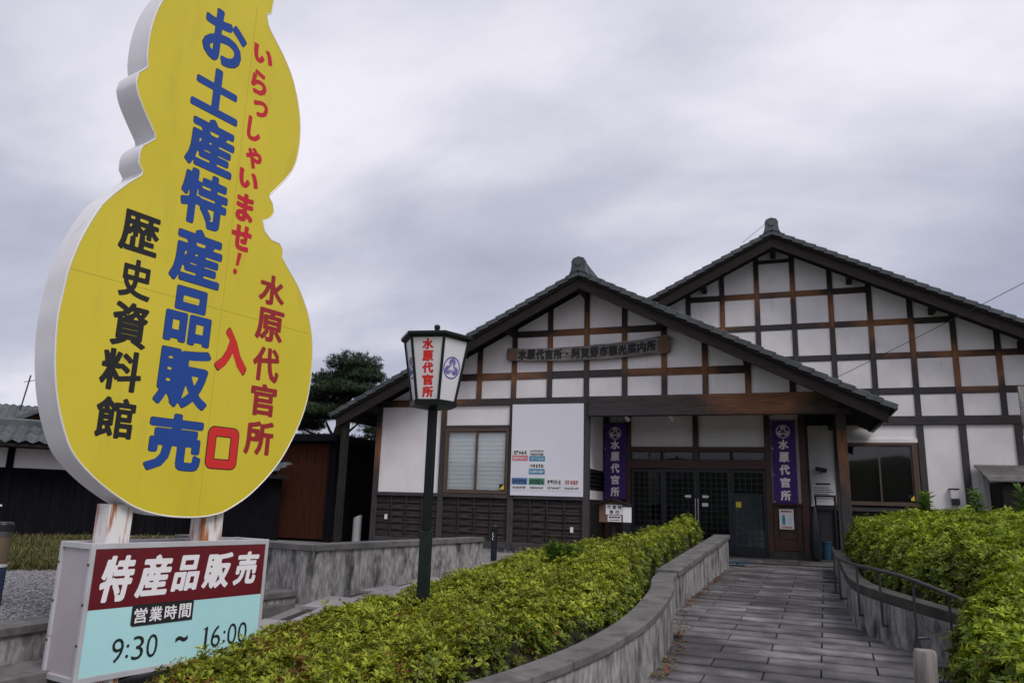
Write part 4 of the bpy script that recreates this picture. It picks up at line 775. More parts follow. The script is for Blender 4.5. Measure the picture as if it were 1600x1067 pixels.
def ring(w, h, t_, r_, dep, m, nm, lb=None):
    def rr(w, h, r_): return [(1.135 + sx * (w / 2 - r_) + r_ * math.cos(a), 2.055 + sy * (h / 2 - r_) + r_ * math.sin(a)) for sx, sy, a0 in ((1, 1, 0), (-1, 1, 90), (-1, -1, 180), (1, -1, 270)) for a in [rad(a0 + k * 15) for k in range(7)]]
    A_, B_ = rr(w, h, r_), rr(w - 2 * t_, h - 2 * t_, max(r_ - t_, 0.008)); mb = MB(); mb.keep = True; n_ = len(A_)
    mb.add([SO + SU * p[0] + SZ * p[1] + SN * dep for p in A_ + B_], [(k, (k + 1) % n_, n_ + (k + 1) % n_, n_ + k) for k in range(n_)]); o = mb.build(nm, m, G)
    if lb: o['label'] = lb
ring(0.352, 0.40, 0.099, 0.07, 0.0490, 'ink_black', 'lettering_outline'); ring(0.334, 0.382, 0.081, 0.062, 0.0478, 'ink_scarlet', 'lettering', 'lower bright red entrance character')
for s0 in (0.27, 1.18):
    for q in (0,):
        c0 = SO + SU * s0 + SN * 0.215; mb = MB()
        mb.prism(rect(-0.105, 0.105, -0.10, 0.10), c0, SU, SN, SZ, 0.0, 1.52); p = mb.build('post', 'rusty_white', G, 0.012)
# lower light box
BX0, BX1, BZ0, BZ1, BD = 0.0, 1.755, 0.164, 1.214, 0.474
mb = MB(); mb.prism(rect(BX0 + 0.02, BX1 - 0.02, BZ0 + 0.02, BZ1 - 0.05), SO, SU, SZ, SN, 0.02, BD - 0.02); mb.build('box_body', 'box_side', G)
mb = MB()
for s_ in (BX0, BX1 - 0.035):
    for d_ in (0.0, BD - 0.035): mb.prism(rect(s_, s_ + 0.035, BZ0, BZ1), SO, SU, SZ, SN, d_, d_ + 0.035)
for z in (BZ0 + 0.001, BZ1 - 0.046):
    for d_ in (0.003, BD - 0.033): mb.prism(rect(BX0 + 0.0355, BX1 - 0.0355, z, z + 0.045), SO, SU, SZ, SN, d_, d_ + 0.03)
    for s_ in (BX0 + 0.003, BX1 - 0.033): mb.prism(rect(s_, s_ + 0.03, z, z + 0.045), SO, SU, SZ, SN, 0.0355, BD - 0.0355)
mb.build('box_frame', 'aluminium', G, 0.004)
mb = MB()
for s_ in (BX0 - 0.003,):
    for z in (0.45, 0.75, 1.05):
        for d_ in (0.02, BD - 0.02): mb.tube([SO + SU * (s_ - 0.004) + SN * d_ + SZ * z, SO + SU * (s_ + 0.004) + SN * d_ + SZ * z], 0.010, 8)
mb.build('screws', 'bark', G)
MB().prism(rect(0.0355, BX1 - 0.0355, 0.705, BZ1 - 0.047), SO, SU, SZ, SN, 0.008, 0.019).build('red_panel', 'box_red', G)
MB().prism(rect(0.0355, BX1 - 0.0355, BZ0 + 0.047, 0.7045), SO, SU, SZ, SN, 0.008, 0.019).build('cyan_panel', 'box_cyan', G)
pl = [(0.43, 0.545), (0.985, 0.545), (0.985, 0.70), (0.965, 0.715), (0.43, 0.715), (0.41, 0.70), (0.41, 0.56)]
MB().prism(pl, SO, SU, SZ, SN, 0.004, 0.0075).build('hours_plate', 'ink_black', G, 0.0)
for s_ in (0.35, 1.40):
    for d_ in (0.08, BD - 0.08): MB().prism(rect(-0.04, 0.04, -0.04, 0.04), SO + SU * s_ + SN * d_, SU, SN, SZ, -0.1, BZ0 + 0.001).build('leg', 'rusty_white', G)
letters([('特', 0.245, 0.935, 0.27, 0.36), ('産', 0.575, 0.940, 0.29, 0.34), ('品', 0.885, 0.945, 0.25, 0.30), ('販', 1.20, 0.950, 0.28, 0.31), ('売', 1.52, 0.955, 0.25, 0.30)], *fr, 0.0055, 'ink_white', G, 'white brush characters on the red panel', r=0.036, ax=1.35, res=64, shear=0.14)
letters([(c, 0.49 + i * 0.138, 0.628, 0.115, 0.118) for i, c in enumerate('営業時間')], *fr, 0.002, 'ink_white', G, 'small white characters on the black plate', r=0.018, res=48)
dg = [('9', 0.33), (':', 0.415), ('3', 0.505), ('0', 0.63), ('6', 1.255), (':', 1.345), ('0', 1.43), ('0', 1.545)]
letters([(c, s_, 0.375 if c != ':' else 0.36, {':': 0.026, '1': 0.062}.get(c, 0.10), 0.185 if c != ':' else 0.105) for c, s_ in dg], *fr, 0.0055, 'ink_black', G, 'black opening hours on the cyan panel', r=-0.006, ax=0.34, res=90)
mb = MB(); mb.prism([(1.124, 0.2825), (1.176, 0.2825), (1.176, 0.291), (1.163, 0.294), (1.163, 0.4675), (1.155, 0.4675), (1.122, 0.450), (1.122, 0.443), (1.138, 0.447), (1.138, 0.294), (1.124, 0.291)], SO, SU, SZ, SN, 0.0045, 0.0055); mb.build('numeral', 'ink_black', G)
letters([('~', 0.905, 0.395, 0.12, 0.05)], *fr, 0.0055, 'ink_black', G, r=0.05, ax=1, res=40)

# ------------------------------------------------------------------ lantern lamp post
LX, LY = -3.89, 8.0; LP = thing('lamp_post', 'dark lamp post with six-sided white paper-style lantern in the left hedge', 'lamp post', (LX, LY, 0.38))
vd = Vector((-LX, -LY, 0)).normalized(); rt = Vector((0.9417, 0.3365, 0)); fnrm = (vd * math.cos(rad(17)) - rt * math.sin(rad(17))).normalized(); fa = math.atan2(fnrm.y, fnrm.x)
def hexring(r, z, ph=30): return [(LX + r * math.cos(fa + rad(ph + 60 * i)), LY + r * math.sin(fa + rad(ph + 60 * i)), z) for i in range(6)]
def loft(rings, caps=True):
    n = len(rings[0]); mb = MB(); mb.v = [p for g in rings for p in g]
    for i in range(len(rings) - 1): mb.f += [(i * n + k, i * n + (k + 1) % n, (i + 1) * n + (k + 1) % n, (i + 1) * n + k) for k in range(n)]
    if caps: mb.f += [tuple(range(n)), tuple(range((len(rings) - 1) * n, len(rings) * n))]
    return mb
zb_, zt_ = 2.76, 3.53; rb, rtp = 0.265, 0.395
mb = MB(); q = [(LX + 0.068 * math.cos(fa + rad(45 + 90 * i)), LY + 0.068 * math.sin(fa + rad(45 + 90 * i))) for i in range(4)]
loft([[(x, y, 1.3) for x, y in q], [(x, y, 2.70) for x, y in q]]).build('pole', 'lamp_black', LP, 0.012)
q = [(LX + 0.086 * math.cos(fa + rad(45 + 90 * i)), LY + 0.086 * math.sin(fa + rad(45 + 90 * i))) for i in range(4)]
loft([[(x, y, 0.2) for x, y in q], [(x, y, 1.299) for x, y in q]]).build('pole_sleeve', 'lamp_metal', LP, 0.01)
loft([hexring(0.10, 2.69), hexring(rb + 0.02, 2.72), hexring(rb + 0.03, zb_ + 0.02), hexring(rb, zb_ + 0.03)]).build('lantern_base', 'lamp_black', LP)
loft([hexring(rtp + 0.015, zt_ - 0.03), hexring(rtp + 0.06, zt_), hexring(rtp + 0.06, zt_ + 0.035), hexring(0.05, zt_ + 0.10)]).build('lantern_roof', 'lamp_black', LP, 0.006)
MB().lathe([(0.0, 0), (0.03, 0), (0.03, 0.05), (0.038, 0.07), (0.03, 0.10), (0.0, 0.11)], (LX, LY, zt_ + 0.09), 12).build('finial', 'lamp_black', LP, smooth=True)
lo_, hi_ = hexring(rb, zb_ + 0.03), hexring(rtp, zt_ - 0.028)
for i in range(6):
    MB().tube([lo_[i], hi_[i]], 0.017, 6).build('lantern_bar', 'lamp_black', LP)
    a, b, c, d = (Vector(p) for p in (lo_[i - 1], lo_[i], hi_[i], hi_[i - 1])); cc = (a + b + c + d) / 4; nn = (b - a).cross(d - a).normalized()
    if nn.dot(cc - Vector((LX, LY, cc.z))) < 0: nn = -nn
    pan = MB().add([p - nn * 0.004 for p in (a, b, c, d)] + [p - nn * 0.010 for p in (a, b, c, d)], [(0, 1, 2, 3), (7, 6, 5, 4), (0, 4, 5, 1), (1, 5, 6, 2), (2, 6, 7, 3), (3, 7, 4, 0)]).build('lantern_panel', 'lamp_panel', LP)
    U = (b - a).normalized(); V = ((c + d) / 2 - (a + b) / 2).normalized()
    if U.dot(rt) < 0 and nn.dot(vd) > 0: U = -U
    h_ = ((c + d) / 2 - (a + b) / 2).length
    if i % 2 == 0:
        letters([(ch, 0.0, h_ * (0.385 - 0.193 * k), 0.135, 0.128) for k, ch in enumerate('水原代官所')], cc, U, V, nn, -0.0028, 'ink_scarlet', pan, 'red characters down the lantern face', r=0.05, ax=1.3, res=44)
    else: crest(cc + V * 0.02, U, V, nn, -0.0028, 0.132, 'ink_purple', pan, ring=0.12)

# ------------------------------------------------------------------ boards, banners and notices on the halls
nb = thing('name_board', 'long weathered carved wooden name board hung across the front gable', 'sign', (-4.29, 16.86, 5.2)); NBp = []
xx = np.concatenate([[-6.28, -6.235], np.linspace(-6.15, -2.44, 15), [-2.355, -2.31]]); cz = lambda x: 5.19 + 0.052 * (x + 4.3) / 2 + 0.095 * ((x + 4.3) / 2) ** 2; hh_ = lambda x: (0.172 + 0.030 * (x + 4.3) / 2 + (0.012 if abs(x + 4.3) > 1.7 else 0)) * (0.72 if abs(x + 4.295) > 1.95 else 1)
top_ = [(x, cz(x) + hh_(x) + 0.006 * math.sin(x * 9)) for x in xx]; bot_ = [(x, cz(x) - hh_(x) + 0.006 * math.sin(x * 7)) for x in xx]
MB().prism(bot_ + top_[::-1], (0, 0, 0), EX, EZ, EYb, 16.84, 16.93).build('plank', 'board_grey', nb, 0.012)
for sx in (-6.13, -2.47):
    z = cz(sx); MB().prism([(sx - 0.12, z - hh_(sx) + 0.03), (sx + 0.12, z - hh_(sx) + 0.02), (sx + 0.13, z), (sx + 0.12, z + hh_(sx) - 0.03), (sx - 0.12, z + hh_(sx) - 0.03), (sx - 0.13, z)], (0, 0, 0), EX, EZ, EYb, 16.825, 16.839).build('end_cap', 'board_brown', nb, 0.006)
txt = '水原代官所・阿賀野市観光案内所'; its = []
for i, ch in enumerate(txt):
    x = -5.86 + i * (3.12 / (len(txt) - 1)); its.append((ch, x, cz(x), 0.215 if ch != '・' else 0.06, 0.255 if ch != '・' else 0.06, (0.052 + 0.095 * (x + 4.3)) / 2))
letters(its, (0, 16.838, 0), EX, EZ, (0, -1, 0), 0.0, 'ink_black', nb, 'dark carved characters along the board', r=0.058, ax=1.25, res=44)
for x in (-5.4, -3.2): MB().box(x - 0.02, x + 0.02, 16.931, 16.964, cz(x) - 0.1, cz(x) + 0.1).build('bracket', 'black_metal', nb)
wb = thing('notice_panel', 'large blank white panel with a few small coloured labels left of the entrance', 'panel', (-5.2, 16.92, 1.9))
MB().box(-6.10, -4.34, 16.905, 16.945, 1.86, 4.0).build('panel_board', 'notice_white', wb, 0.004)
def wlab(u0, u1, y0, y1, m, label=None, dash=None, dm='ink_black'):
    xa_, xb_ = -6.10 + 1.76 * u0, -6.10 + 1.76 * u1; za_, zb2 = 4.0 - (y1 - 632) * 0.01483, 4.0 - (y0 - 632) * 0.01483
    o = MB().box(xa_, xb_, 16.900, 16.9045, za_, zb2).build('label_plate', m, wb)
    if dash:
        for (v0, v1, n_, seed) in dash:
            r = random.Random(seed); mb = MB(); step = (xb_ - xa_) * 0.86 / n_; hgt = (zb2 - za_) * (v1 - v0)
            for k in range(n_):
                x = xa_ + (xb_ - xa_) * 0.07 + k * step; z = za_ + (zb2 - za_) * v0
                for _ in range(5):          # printed strokes, too small to read in the photograph
                    if r.random() < 0.5: zz = z + hgt * r.random() * 0.85; mb.box(x + step * 0.06, x + step * 0.86, 16.8980, 16.8995, zz, zz + hgt * 0.14)
                    else: xx2 = x + step * r.random() * 0.75; mb.box(xx2, xx2 + step * 0.13, 16.8975, 16.8996, z, z + hgt * 0.95)
            mb.build('print', dm, o)
wlab(0.02, 0.24, 704, 713.5, 'paper', dash=[(0.15, 0.8, 5, 1)]); wlab(0.02, 0.24, 714, 722, 'pink', dash=[(0.25, 0.75, 6, 2)], dm='paper')
wlab(0.26, 0.48, 704, 714.5, 'paper', dash=[(0.05, 0.45, 8, 3), (0.6, 0.9, 6, 4)]); wlab(0.26, 0.48, 715, 722.5, 'teal', dash=[(0.25, 0.75, 6, 5)], dm='paper')
wlab(0.26, 0.48, 725, 734.5, 'paper', dash=[(0.15, 0.75, 5, 6)]); wlab(0.26, 0.48, 735, 743, 'teal', dash=[(0.25, 0.75, 6, 7)], dm='paper')
wlab(0.02, 0.24, 749, 759.3, 'blue_label', dash=[(0.15, 0.8, 7, 8)], dm='navy'); wlab(0.02, 0.24, 760, 768, 'paper', dash=[(0.3, 0.75, 9, 9)])
wlab(0.26, 0.48, 749, 759.3, 'green_label', dash=[(0.15, 0.8, 7, 10)], dm='navy'); wlab(0.26, 0.48, 760, 768, 'paper', dash=[(0.3, 0.75, 8, 11)])
wlab(0.505, 0.72, 748.5, 759.3, 'paper', dash=[(0.12, 0.75, 5, 12)]); wlab(0.505, 0.72, 760, 768, 'paper', dash=[(0.3, 0.75, 8, 13)])
wlab(0.74, 0.96, 748.5, 759.3, 'paper', dash=[(0.12, 0.75, 5, 14)], dm='ink_maroon'); wlab(0.74, 0.96, 760, 768, 'paper', dash=[(0.3, 0.75, 8, 15)])
def banner(label, x0, x1, z0, z1):
    t = thing('banner', label, 'banner', ((x0 + x1) / 2, 18.7, z0), 'purple banners flanking the doors'); n_ = 14; V = []; F_ = []
    for j in range(n_ + 1):
        for i in range(9):
            u, v = i / 8, j / n_; V.append((x0 + (x1 - x0) * u, 18.70 + 0.008 * math.sin(u * 7 + v * 3) * (1 - v * 0.6), z0 + (z1 - z0) * v))
    for j in range(n_): F_ += [(j * 9 + i, j * 9 + i + 1, (j + 1) * 9 + i + 1, (j + 1) * 9 + i) for i in range(8)]
    mb = MB(); mb.v = V + [(x, y + 0.004, z) for x, y, z in V]; nV = len(V); mb.f = F_ + [tuple(i + nV for i in reversed(q)) for q in F_]; mb.build('cloth', 'banner', t, smooth=True)
    beam('rod', (x0 - 0.03, 18.705, z1 + 0.012), (x1 + 0.03, 18.705, z1 + 0.012), 0.02, 0.02, 'black_metal', t); c = (x0 + x1) / 2
    letters([(ch, c, z0 + (z1 - z0) * (0.712 - 0.1545 * k), 0.225, 0.23) for k, ch in enumerate('水原代官所')], (0, 18.686, 0), EX, EZ, (0, -1, 0), 0, 'ink_white', t, 'white characters down the banner', r=0.042, ax=1.35, res=40)
    crest((c, 18.686, z1 - 0.245), EX, EZ, (0, -1, 0), 0, 0.155, 'ink_white', t, ring=0.12)
    for k in range(4): MB().tube([(x0 + 0.02, 18.685, z0 + 0.03 + k * (z1 - z0 - 0.06) / 3), (x0 + 0.02, 18.69, z0 + 0.03 + k * (z1 - z0 - 0.06) / 3)], 0.014, 8).build('eyelet', 'steel', t)
    return t
banner('purple cloth banner with white crest left of the doors, above the small wooden box', -4.25, -3.70, 1.86, 3.73); banner('purple cloth banner with white crest right of the doors, above the poster', -0.255, 0.275, 1.86, 3.75)
ps = thing('poster', 'small white poster with blue figure on the wooden panel below the right banner', 'poster', (0, 18.78, 1.3))
MB().box(-0.155, 0.155, 18.755, 18.765, 1.28, 1.73).build('sheet', 'paper', ps); MB().prism([(-0.09, 1.38), (-0.03, 1.38), (-0.025, 1.52), (-0.04, 1.60), (-0.08, 1.60), (-0.095, 1.52)], (0, 0, 0), EX, EZ, EYb, 18.752, 18.754).build('print', 'teal', ps); MB().prism([(0.02, 1.37), (0.12, 1.39), (0.13, 1.56), (0.09, 1.62), (0.05, 1.5)], (0, 0, 0), EX, EZ, EYb, 18.752, 18.754).build('print', 'skin_print', ps)
mb = MB()
for i in range(5): mb.box(-0.11 + i * 0.046, -0.075 + i * 0.046, 18.752, 18.754, 1.66, 1.70)
for i in range(2): mb.box(-0.12, 0.12, 18.752, 18.754, 1.305 + i * 0.025, 1.318 + i * 0.025)
mb.build('print', 'ink_maroon', ps)
nt_ = thing('wall_notice', 'pale notice sheet of dense text on the wall right of the entrance', 'notice', (0.9, 20.48, 2)); MB().box(0.62, 1.17, 20.47, 20.49, 1.95, 2.45).build('sheet', 'paper', nt_)
mb = MB(); mb.box(0.72, 1.06, 20.466, 20.469, 2.36, 2.40)
for i in range(6): mb.box(0.67, 1.12 - (i % 3) * 0.05, 20.466, 20.469, 2.02 + i * 0.052, 2.035 + i * 0.052)
mb.build('print', 'interior', nt_)
sc_ = thing('security_camera', 'small black security camera on the wall above the pale notice', 'camera', (0.86, 20.4, 2.7)); MB().tube([(0.98, 20.30, 2.70), (0.74, 20.22, 2.74)], 0.055, 12).build('housing', 'black_metal', sc_, 0.01); MB().tube([(0.88, 20.28, 2.70), (0.90, 20.50, 2.66)], 0.02, 8).build('bracket', 'black_metal', sc_)
for x, lb in ((X0 + 0.96, 'small spotlight under the porch beam, the left one'), (X0 + 1.95, 'small spotlight under the porch beam, the right one')):
    t = thing('spotlight', lb, 'light', (x, 16.9, 3.70), 'spotlights under the porch beam'); MB().box(x - 0.03, x + 0.03, 16.95, 17.03, 3.68, 3.703).build('base', 'black_metal', t); MB().tube([(x - 0.03, 16.97, 3.66), (x + 0.05, 16.89, 3.60)], [0.035, 0.05], 10).build('shade', 'steel', t, smooth=True)

# ------------------------------------------------------------------ small things in front of the halls
t = thing('reception_box', 'small roofed wooden notice box on a post before the left banner', 'notice box', (-3.24, 15.6, 0.6))
bx, by = -3.36, 15.6; beam('post', (bx, by + 0.05, 0.6), (bx, by + 0.05, 1.36), 0.09, 0.09, 'dark_timber', t); mb = MB().box(bx - 0.28, bx + 0.28, by - 0.05, by + 0.10, 1.345, 1.70); mb.build('box_body', 'board_brown', t, 0.005)
for sg in (-1, 1): MB().prism([(0, 1.80), (sg * 0.40, 1.675), (sg * 0.40, 1.70), (0, 1.83)], (bx, 0, 0), EX, EZ, EYb, by - 0.13, by + 0.16).build('roof_board', 'dark_timber', t)
MB().prism([(-0.28, 1.70), (0.28, 1.70), (0, 1.79)], (bx, 0, 0), EX, EZ, EYb, by - 0.045, by + 0.09).build('gable', 'board_brown', t)
MB().box(bx - 0.14, bx + 0.22, by - 0.062, by - 0.052, 1.50, 1.70).build('sheet', 'paper', t); MB().box(bx - 0.10, bx + 0.18, by - 0.062, by - 0.052, 1.36, 1.485).build('sheet', 'paper', t)
letters([(c, bx - 0.07 + i * 0.11, 1.65, 0.075, 0.075) for i, c in enumerate('代官所')] + [(c, bx - 0.02 + i * 0.12, 1.55, 0.08, 0.08) for i, c in enumerate('受付')], (0, by - 0.064, 0), EX, EZ, (0, -1, 0), 0, 'ink_black', t, r=0.03, res=24)
mb = MB()
for i in range(4): mb.box(bx - 0.07 + i * 0.06, bx - 0.025 + i * 0.06, by - 0.066, by - 0.063, 1.435, 1.465)
mb.box(bx - 0.07, bx + 0.15, by - 0.066, by - 0.063, 1.39, 1.40); mb.build('print', 'ink_black', t)
t = thing('bollard_light', 'dark bollard with square white lamp head at the back of the left hedge', 'bollard', (-2.83, 14.4, 0.6)); bx, by = -2.83, 14.4
MB().box(bx - 0.075, bx + 0.075, by - 0.075, by + 0.075, 0.55, 1.37).build('column', 'navy', t, 0.008); MB().box(bx - 0.07, bx + 0.07, by - 0.07, by + 0.07, 1.371, 1.66).build('lamp_head', 'lamp_white', t, 0.008); MB().box(bx - 0.085, bx + 0.085, by - 0.085, by + 0.085, 1.661, 1.69).build('lid', 'navy', t, 0.006)
t = thing('bollard', 'slim dark bollard with a white mark in front of the plank wainscot', 'bollard', (-5.3, 13.9, 0.58)); MB().lathe([(0, 0), (0.06, 0), (0.06, 0.58), (0.075, 0.585), (0.075, 0.64), (0.06, 0.66), (0, 0.665)], (-5.31, 13.9, 0.58), 14).build('post', 'navy', t)
MB().tube([(-5.31, 13.835, 1.10), (-5.325, 13.83, 1.06), (-5.30, 13.83, 1.03), (-5.325, 13.83, 0.99), (-5.305, 13.83, 0.96)], 0.006, 5).build('chain_mark', 'paper', t)
t = thing('bollard', 'shiny stainless steel bollard with slanted top left of the front hall', 'bollard', (-9.55, 15.9, 0.5)); mb = MB()
n_ = 16; mb.add([(-9.55 + 0.1 * math.cos(k * 2 * math.pi / n_), 15.9 + 0.1 * math.sin(k * 2 * math.pi / n_), 0.45) for k in range(n_)] + [(-9.55 + 0.1 * math.cos(k * 2 * math.pi / n_), 15.9 + 0.1 * math.sin(k * 2 * math.pi / n_), 1.25 + 0.05 * math.cos(k * 2 * math.pi / n_)) for k in range(n_)], [tuple(range(n_)), tuple(range(n_, 2 * n_))] + [(k, (k + 1) % n_, n_ + (k + 1) % n_, n_ + k) for k in range(n_)]); mb.build('tube', 'steel', t, smooth=True); MB().lathe([(0.0, 0), (0.13, 0), (0.13, 0.02), (0.0, 0.02)], (-9.55, 15.9, 0.465), 16).build('base_flange', 'steel', t)
# handrail
t = thing('handrail', 'dark metal handrail curving along the right planter wall of the ramp', 'handrail', (0.7, 9, 0.5))
hp = densify([(0.645, 12.9, 1.13), (0.62, 12.2, 1.12), (0.59, 11.3, 1.11), (0.575, 10.3, 1.10), (0.66, 9.2, 1.10), (0.81, 8.6, 1.095), (1.0, 8.1, 1.07), (1.17, 7.7, 1.02), (1.36, 7.35, 0.95)], 6)
MB().tube([tuple(p) for p in hp], 0.018, 10).build('top_rail', 'rail_metal', t, smooth=True)
for idx, dz in ((6, 0), (18, 1), (25, 1), (31, 1), (38, 1), (45, 1)):
    p = hp[min(idx, len(hp) - 1)]; g = float(gz(p[0], p[1])); zl = g + (0.0 if not dz else 0.16)
    MB().tube([(p[0], p[1], p[2] - 0.012), (p[0], p[1], zl)], 0.0115, 8).build('baluster', 'rail_metal', t)
    if dz: MB().tube([(p[0], p[1], zl + 0.014), (p[0] + 0.10, p[1] + 0.03, zl + 0.014)], 0.012, 6).build('bracket', 'rail_metal', t)
    else: MB().box(p[0] - 0.05, p[0] + 0.05, p[1] - 0.05, p[1] + 0.05, g, g + 0.015).build('base_plate', 'rail_metal', t)
t = thing('log_stake', 'round grey timber stake at the bottom right beside the hedge', 'stake', (0.70, 5.0, 0.2))
mb = MB(); mb.lathe([(0.0, 0), (0.064, 0), (0.062, 0.55), (0.058, 0.66), (0.05, 0.675), (0.0, 0.68)], (0.685, 5.0, 0.21), 18); mb.v = [(x + 0.010 * math.sin(z * 9) + 0.003 * math.sin(y * 90 + z * 13), y + 0.006 * math.sin(x * 80 + z * 7), z) for x, y, z in mb.v]; mb.build('log', 'stake', t, smooth=True); MB().tube([(0.683, 4.934, 0.7), (0.694, 4.937, 0.4)], 0.003, 5).build('crack', 'soil', t)
# umbrella stand and bucket in the porch
t = thing('umbrella_stand', 'tall dark umbrella stand frame in the shade right of the doors', 'stand', (0.9, 20.1, 0.62))
mb = MB(); 
for x in (0.68, 1.12): mb.box(x - 0.025, x + 0.025, 20.05, 20.1, 0.62, 2.05)
mb.box(0.655, 1.145, 20.06, 20.11, 2.051, 2.10); mb.box(0.705, 1.095, 20.06, 20.1, 1.76, 1.86); mb.box(0.655, 1.145, 19.95, 20.2, 0.606, 0.66); mb.build('frame', 'navy', t); MB().box(0.70, 1.10, 20.05, 20.058, 1.87, 1.94).build('name_plate', 'paper', t)
MB().box(0.706, 1.094, 20.11, 20.13, 0.7, 1.75).build('back_panel', 'interior', t)
t = thing('bucket', 'dull blue plastic bucket at the foot of the umbrella stand', 'bucket', (0.86, 19.75, 0.61)); MB().lathe([(0.0, 0), (0.105, 0), (0.13, 0.37), (0.145, 0.37), (0.145, 0.40), (0.125, 0.40), (0.10, 0.03), (0.0, 0.03)], (0.84, 19.72, 0.615), 20).build('body', 'blue_plastic', t, smooth=True)
t = thing('folded_parasol', 'dark folded parasol leaning beside the right door panel', 'parasol', (0.55, 18.9, 0.61)); MB().lathe([(0.0, 0), (0.09, 0.02), (0.13, 0.25), (0.10, 0.8), (0.05, 1.1), (0.02, 1.2), (0.0, 1.22)], (0.60, 18.55, 0.615), 12).build('canopy', 'navy', t, smooth=True); MB().tube([(0.60, 18.55, 1.7), (0.60, 18.55, 1.95)], 0.014, 6).build('pole', 'steel', t)
t = thing('ground_cloth', 'crumpled blue cloth on the paving at the foot of the ramp wall', 'cloth', (-1.0, 15.9, 0.61)); n_ = 10; V = [(-1.12 + 0.34 * i / n_, 15.75 + 0.42 * j / n_, 0.623 + 0.03 * abs(math.sin(i * 1.7 + j)) + 0.02 * random.random() * (0 < i < n_)) for j in range(n_ + 1) for i in range(n_ + 1)]
mb = MB(); mb.v = V; mb.f = [(j * 11 + i, j * 11 + i + 1, (j + 1) * 11 + i + 1, (j + 1) * 11 + i) for j in range(n_) for i in range(n_)]; mb.build('cloth', 'blue_plastic', t, smooth=True)
# right edge: lean-to shed, meter box, vertical board
t = thing('lean_to_shed', 'small dark lean-to with grey plank roof at the right edge', 'shed', (5, 19.3, 0.6))
for i in range(5): beam('roof_board', (4.20, 20.30 - i * 0.27, 2.83 - i * 0.085), (7.4, 20.30 - i * 0.27, 2.83 - i * 0.085), 0.285, 0.03, 'cap_stone', t, up=(0, -0.3, 1))
MB().box(4.45, 7.3, 19.2, 20.3, 0.6, 2.45).build('shed_body', 'barge_wood', t); beam('downpipe', (4.32, 20.2, 0.6), (4.32, 20.2, 2.72), 0.05, 0.05, 'aluminium', t)
t = thing('meter_box', 'small white meter box with dark ends on the white wall at right', 'meter box', (3.74, 20.45, 2.1)); MB().box(3.66, 3.83, 20.38, 20.495, 2.09, 2.30).build('case', 'paper', t, 0.01); MB().box(3.64, 3.85, 20.37, 20.495, 2.301, 2.33).build('lid', 'black_metal', t); MB().box(3.68, 3.84, 20.38, 20.495, 1.95, 2.089).build('conduit', 'black_metal', t)
t = thing('vertical_signboard', 'grey vertical signboard cut off by the right edge of the picture', 'sign', (5.2, 19.5, 3.5)); MB().box(5.03, 5.35, 19.48, 19.54, 3.48, 4.58).build('board', 'concrete', t, 0.01); beam('post', (5.3, 19.56, 0.6), (5.3, 19.56, 4.5), 0.06, 0.06, 'black_metal', t)
# overhead wires
def wire(label, a, b, sag): 
    a, b = Vector(a), Vector(b); pts = [a.lerp(b, k / 16) - Vector((0, 0, sag * 4 * (k / 16) * (1 - k / 16))) for k in range(17)]; tag(MB().tube(pts, 0.006, 5).build('overhead_wire', 'black_metal', None), label, 'wire')
wire('thin dark wire from the rear ridge down to the front roof', (-0.12, 19.55, 9.06), (-0.76, 19.56, 8.56), 0.0)
wire('thin dark wire crossing the sky at the right edge', (9.5, 11.0, 8.2), (1.10, 16.1, 4.33), 0.10)

# ------------------------------------------------------------------ background on the left
A = Vector((-18.03, 14.02, 0)); Bv = Vector((-15.35, 17.0, 0)); WD = (Bv - A).normalized(); WN = Vector((-WD.y, WD.x, 0))
Wl = thing('storehouse', 'long low black-boarded building with white band and grey tiled roof, far left', 'building', A); P0 = A - WD * 6; Ln = 15.0
def wbox(mb, s0, s1, d0, d1, z0, z1): return mb.prism(rect(s0, s1, z0, z1), P0, WD, EZ, WN, d0, d1)
wbox(MB(), 0, Ln, 0.06, 3, 0.4, 2.75).build('wall', 'black_boards', Wl); wbox(MB(), 0.0, Ln, 0.03, 0.059, 2.18, 2.72).build('white_band', 'plaster', Wl)
for i in range(0, 9): wbox(MB(), i * 1.82, i * 1.82 + 0.16, 0.0, 0.10, 0.4, 2.74).build('post', 'black_boards', Wl)
for i in range(60):
    s_ = 0.05 + i * 0.25
    wbox(MB(), s_, s_ + 0.235, 0.035 + 0.008 * (i % 2), 0.0595, 0.5, 2.15).build('board', 'black_boards', Wl)
def tiled(P, o, D, Nn, L, depth, z_e, z_r, m='roof_tile', n=5, name='roof_tiles'):
    """courses of pan tiles rising from the eave (front) to the ridge"""
    ss = np.arange(0, L, 0.07); V = []; Qd = []; k = 0; w_ = 0.035 * np.cos(ss / 0.28 * 2 * math.pi)
    for i in range(n):
        for q, lift in ((0, 0.05), (1, 0.0)):
            t_ = (i + q) / n; b = o + Nn * (depth * t_)
            for s_, w in zip(ss, w_): p = b + D * float(s_); V.append((p.x, p.y, z_e + (z_r - z_e) * t_ + lift + w))
            k += 1
    m2 = len(ss); Qd = [(i * m2 + j, i * m2 + j + 1, (i + 1) * m2 + j + 1, (i + 1) * m2 + j) for i in range(k - 1) for j in range(m2 - 1)]
    return tag(fast_mesh(name, V, Qd, m, P), kind='stuff')
tiled(Wl, P0 - WN * 0.95, WD, WN, Ln, 1.9, 2.74, 3.30, n=7)
wbox(MB(), 0, Ln, -0.88, 2.6, 2.67, 2.735).build('roof_deck', 'dark_timber', Wl); wbox(MB(), 0, Ln, 0.85, 1.15, 3.20, 3.48).build('ridge', 'roof_tile', Wl, 0.04)
Gd = thing('gabled_house', 'far house with grey tiled roof and dark red gable above the storehouse', 'building', (-30, 22, 0.5))
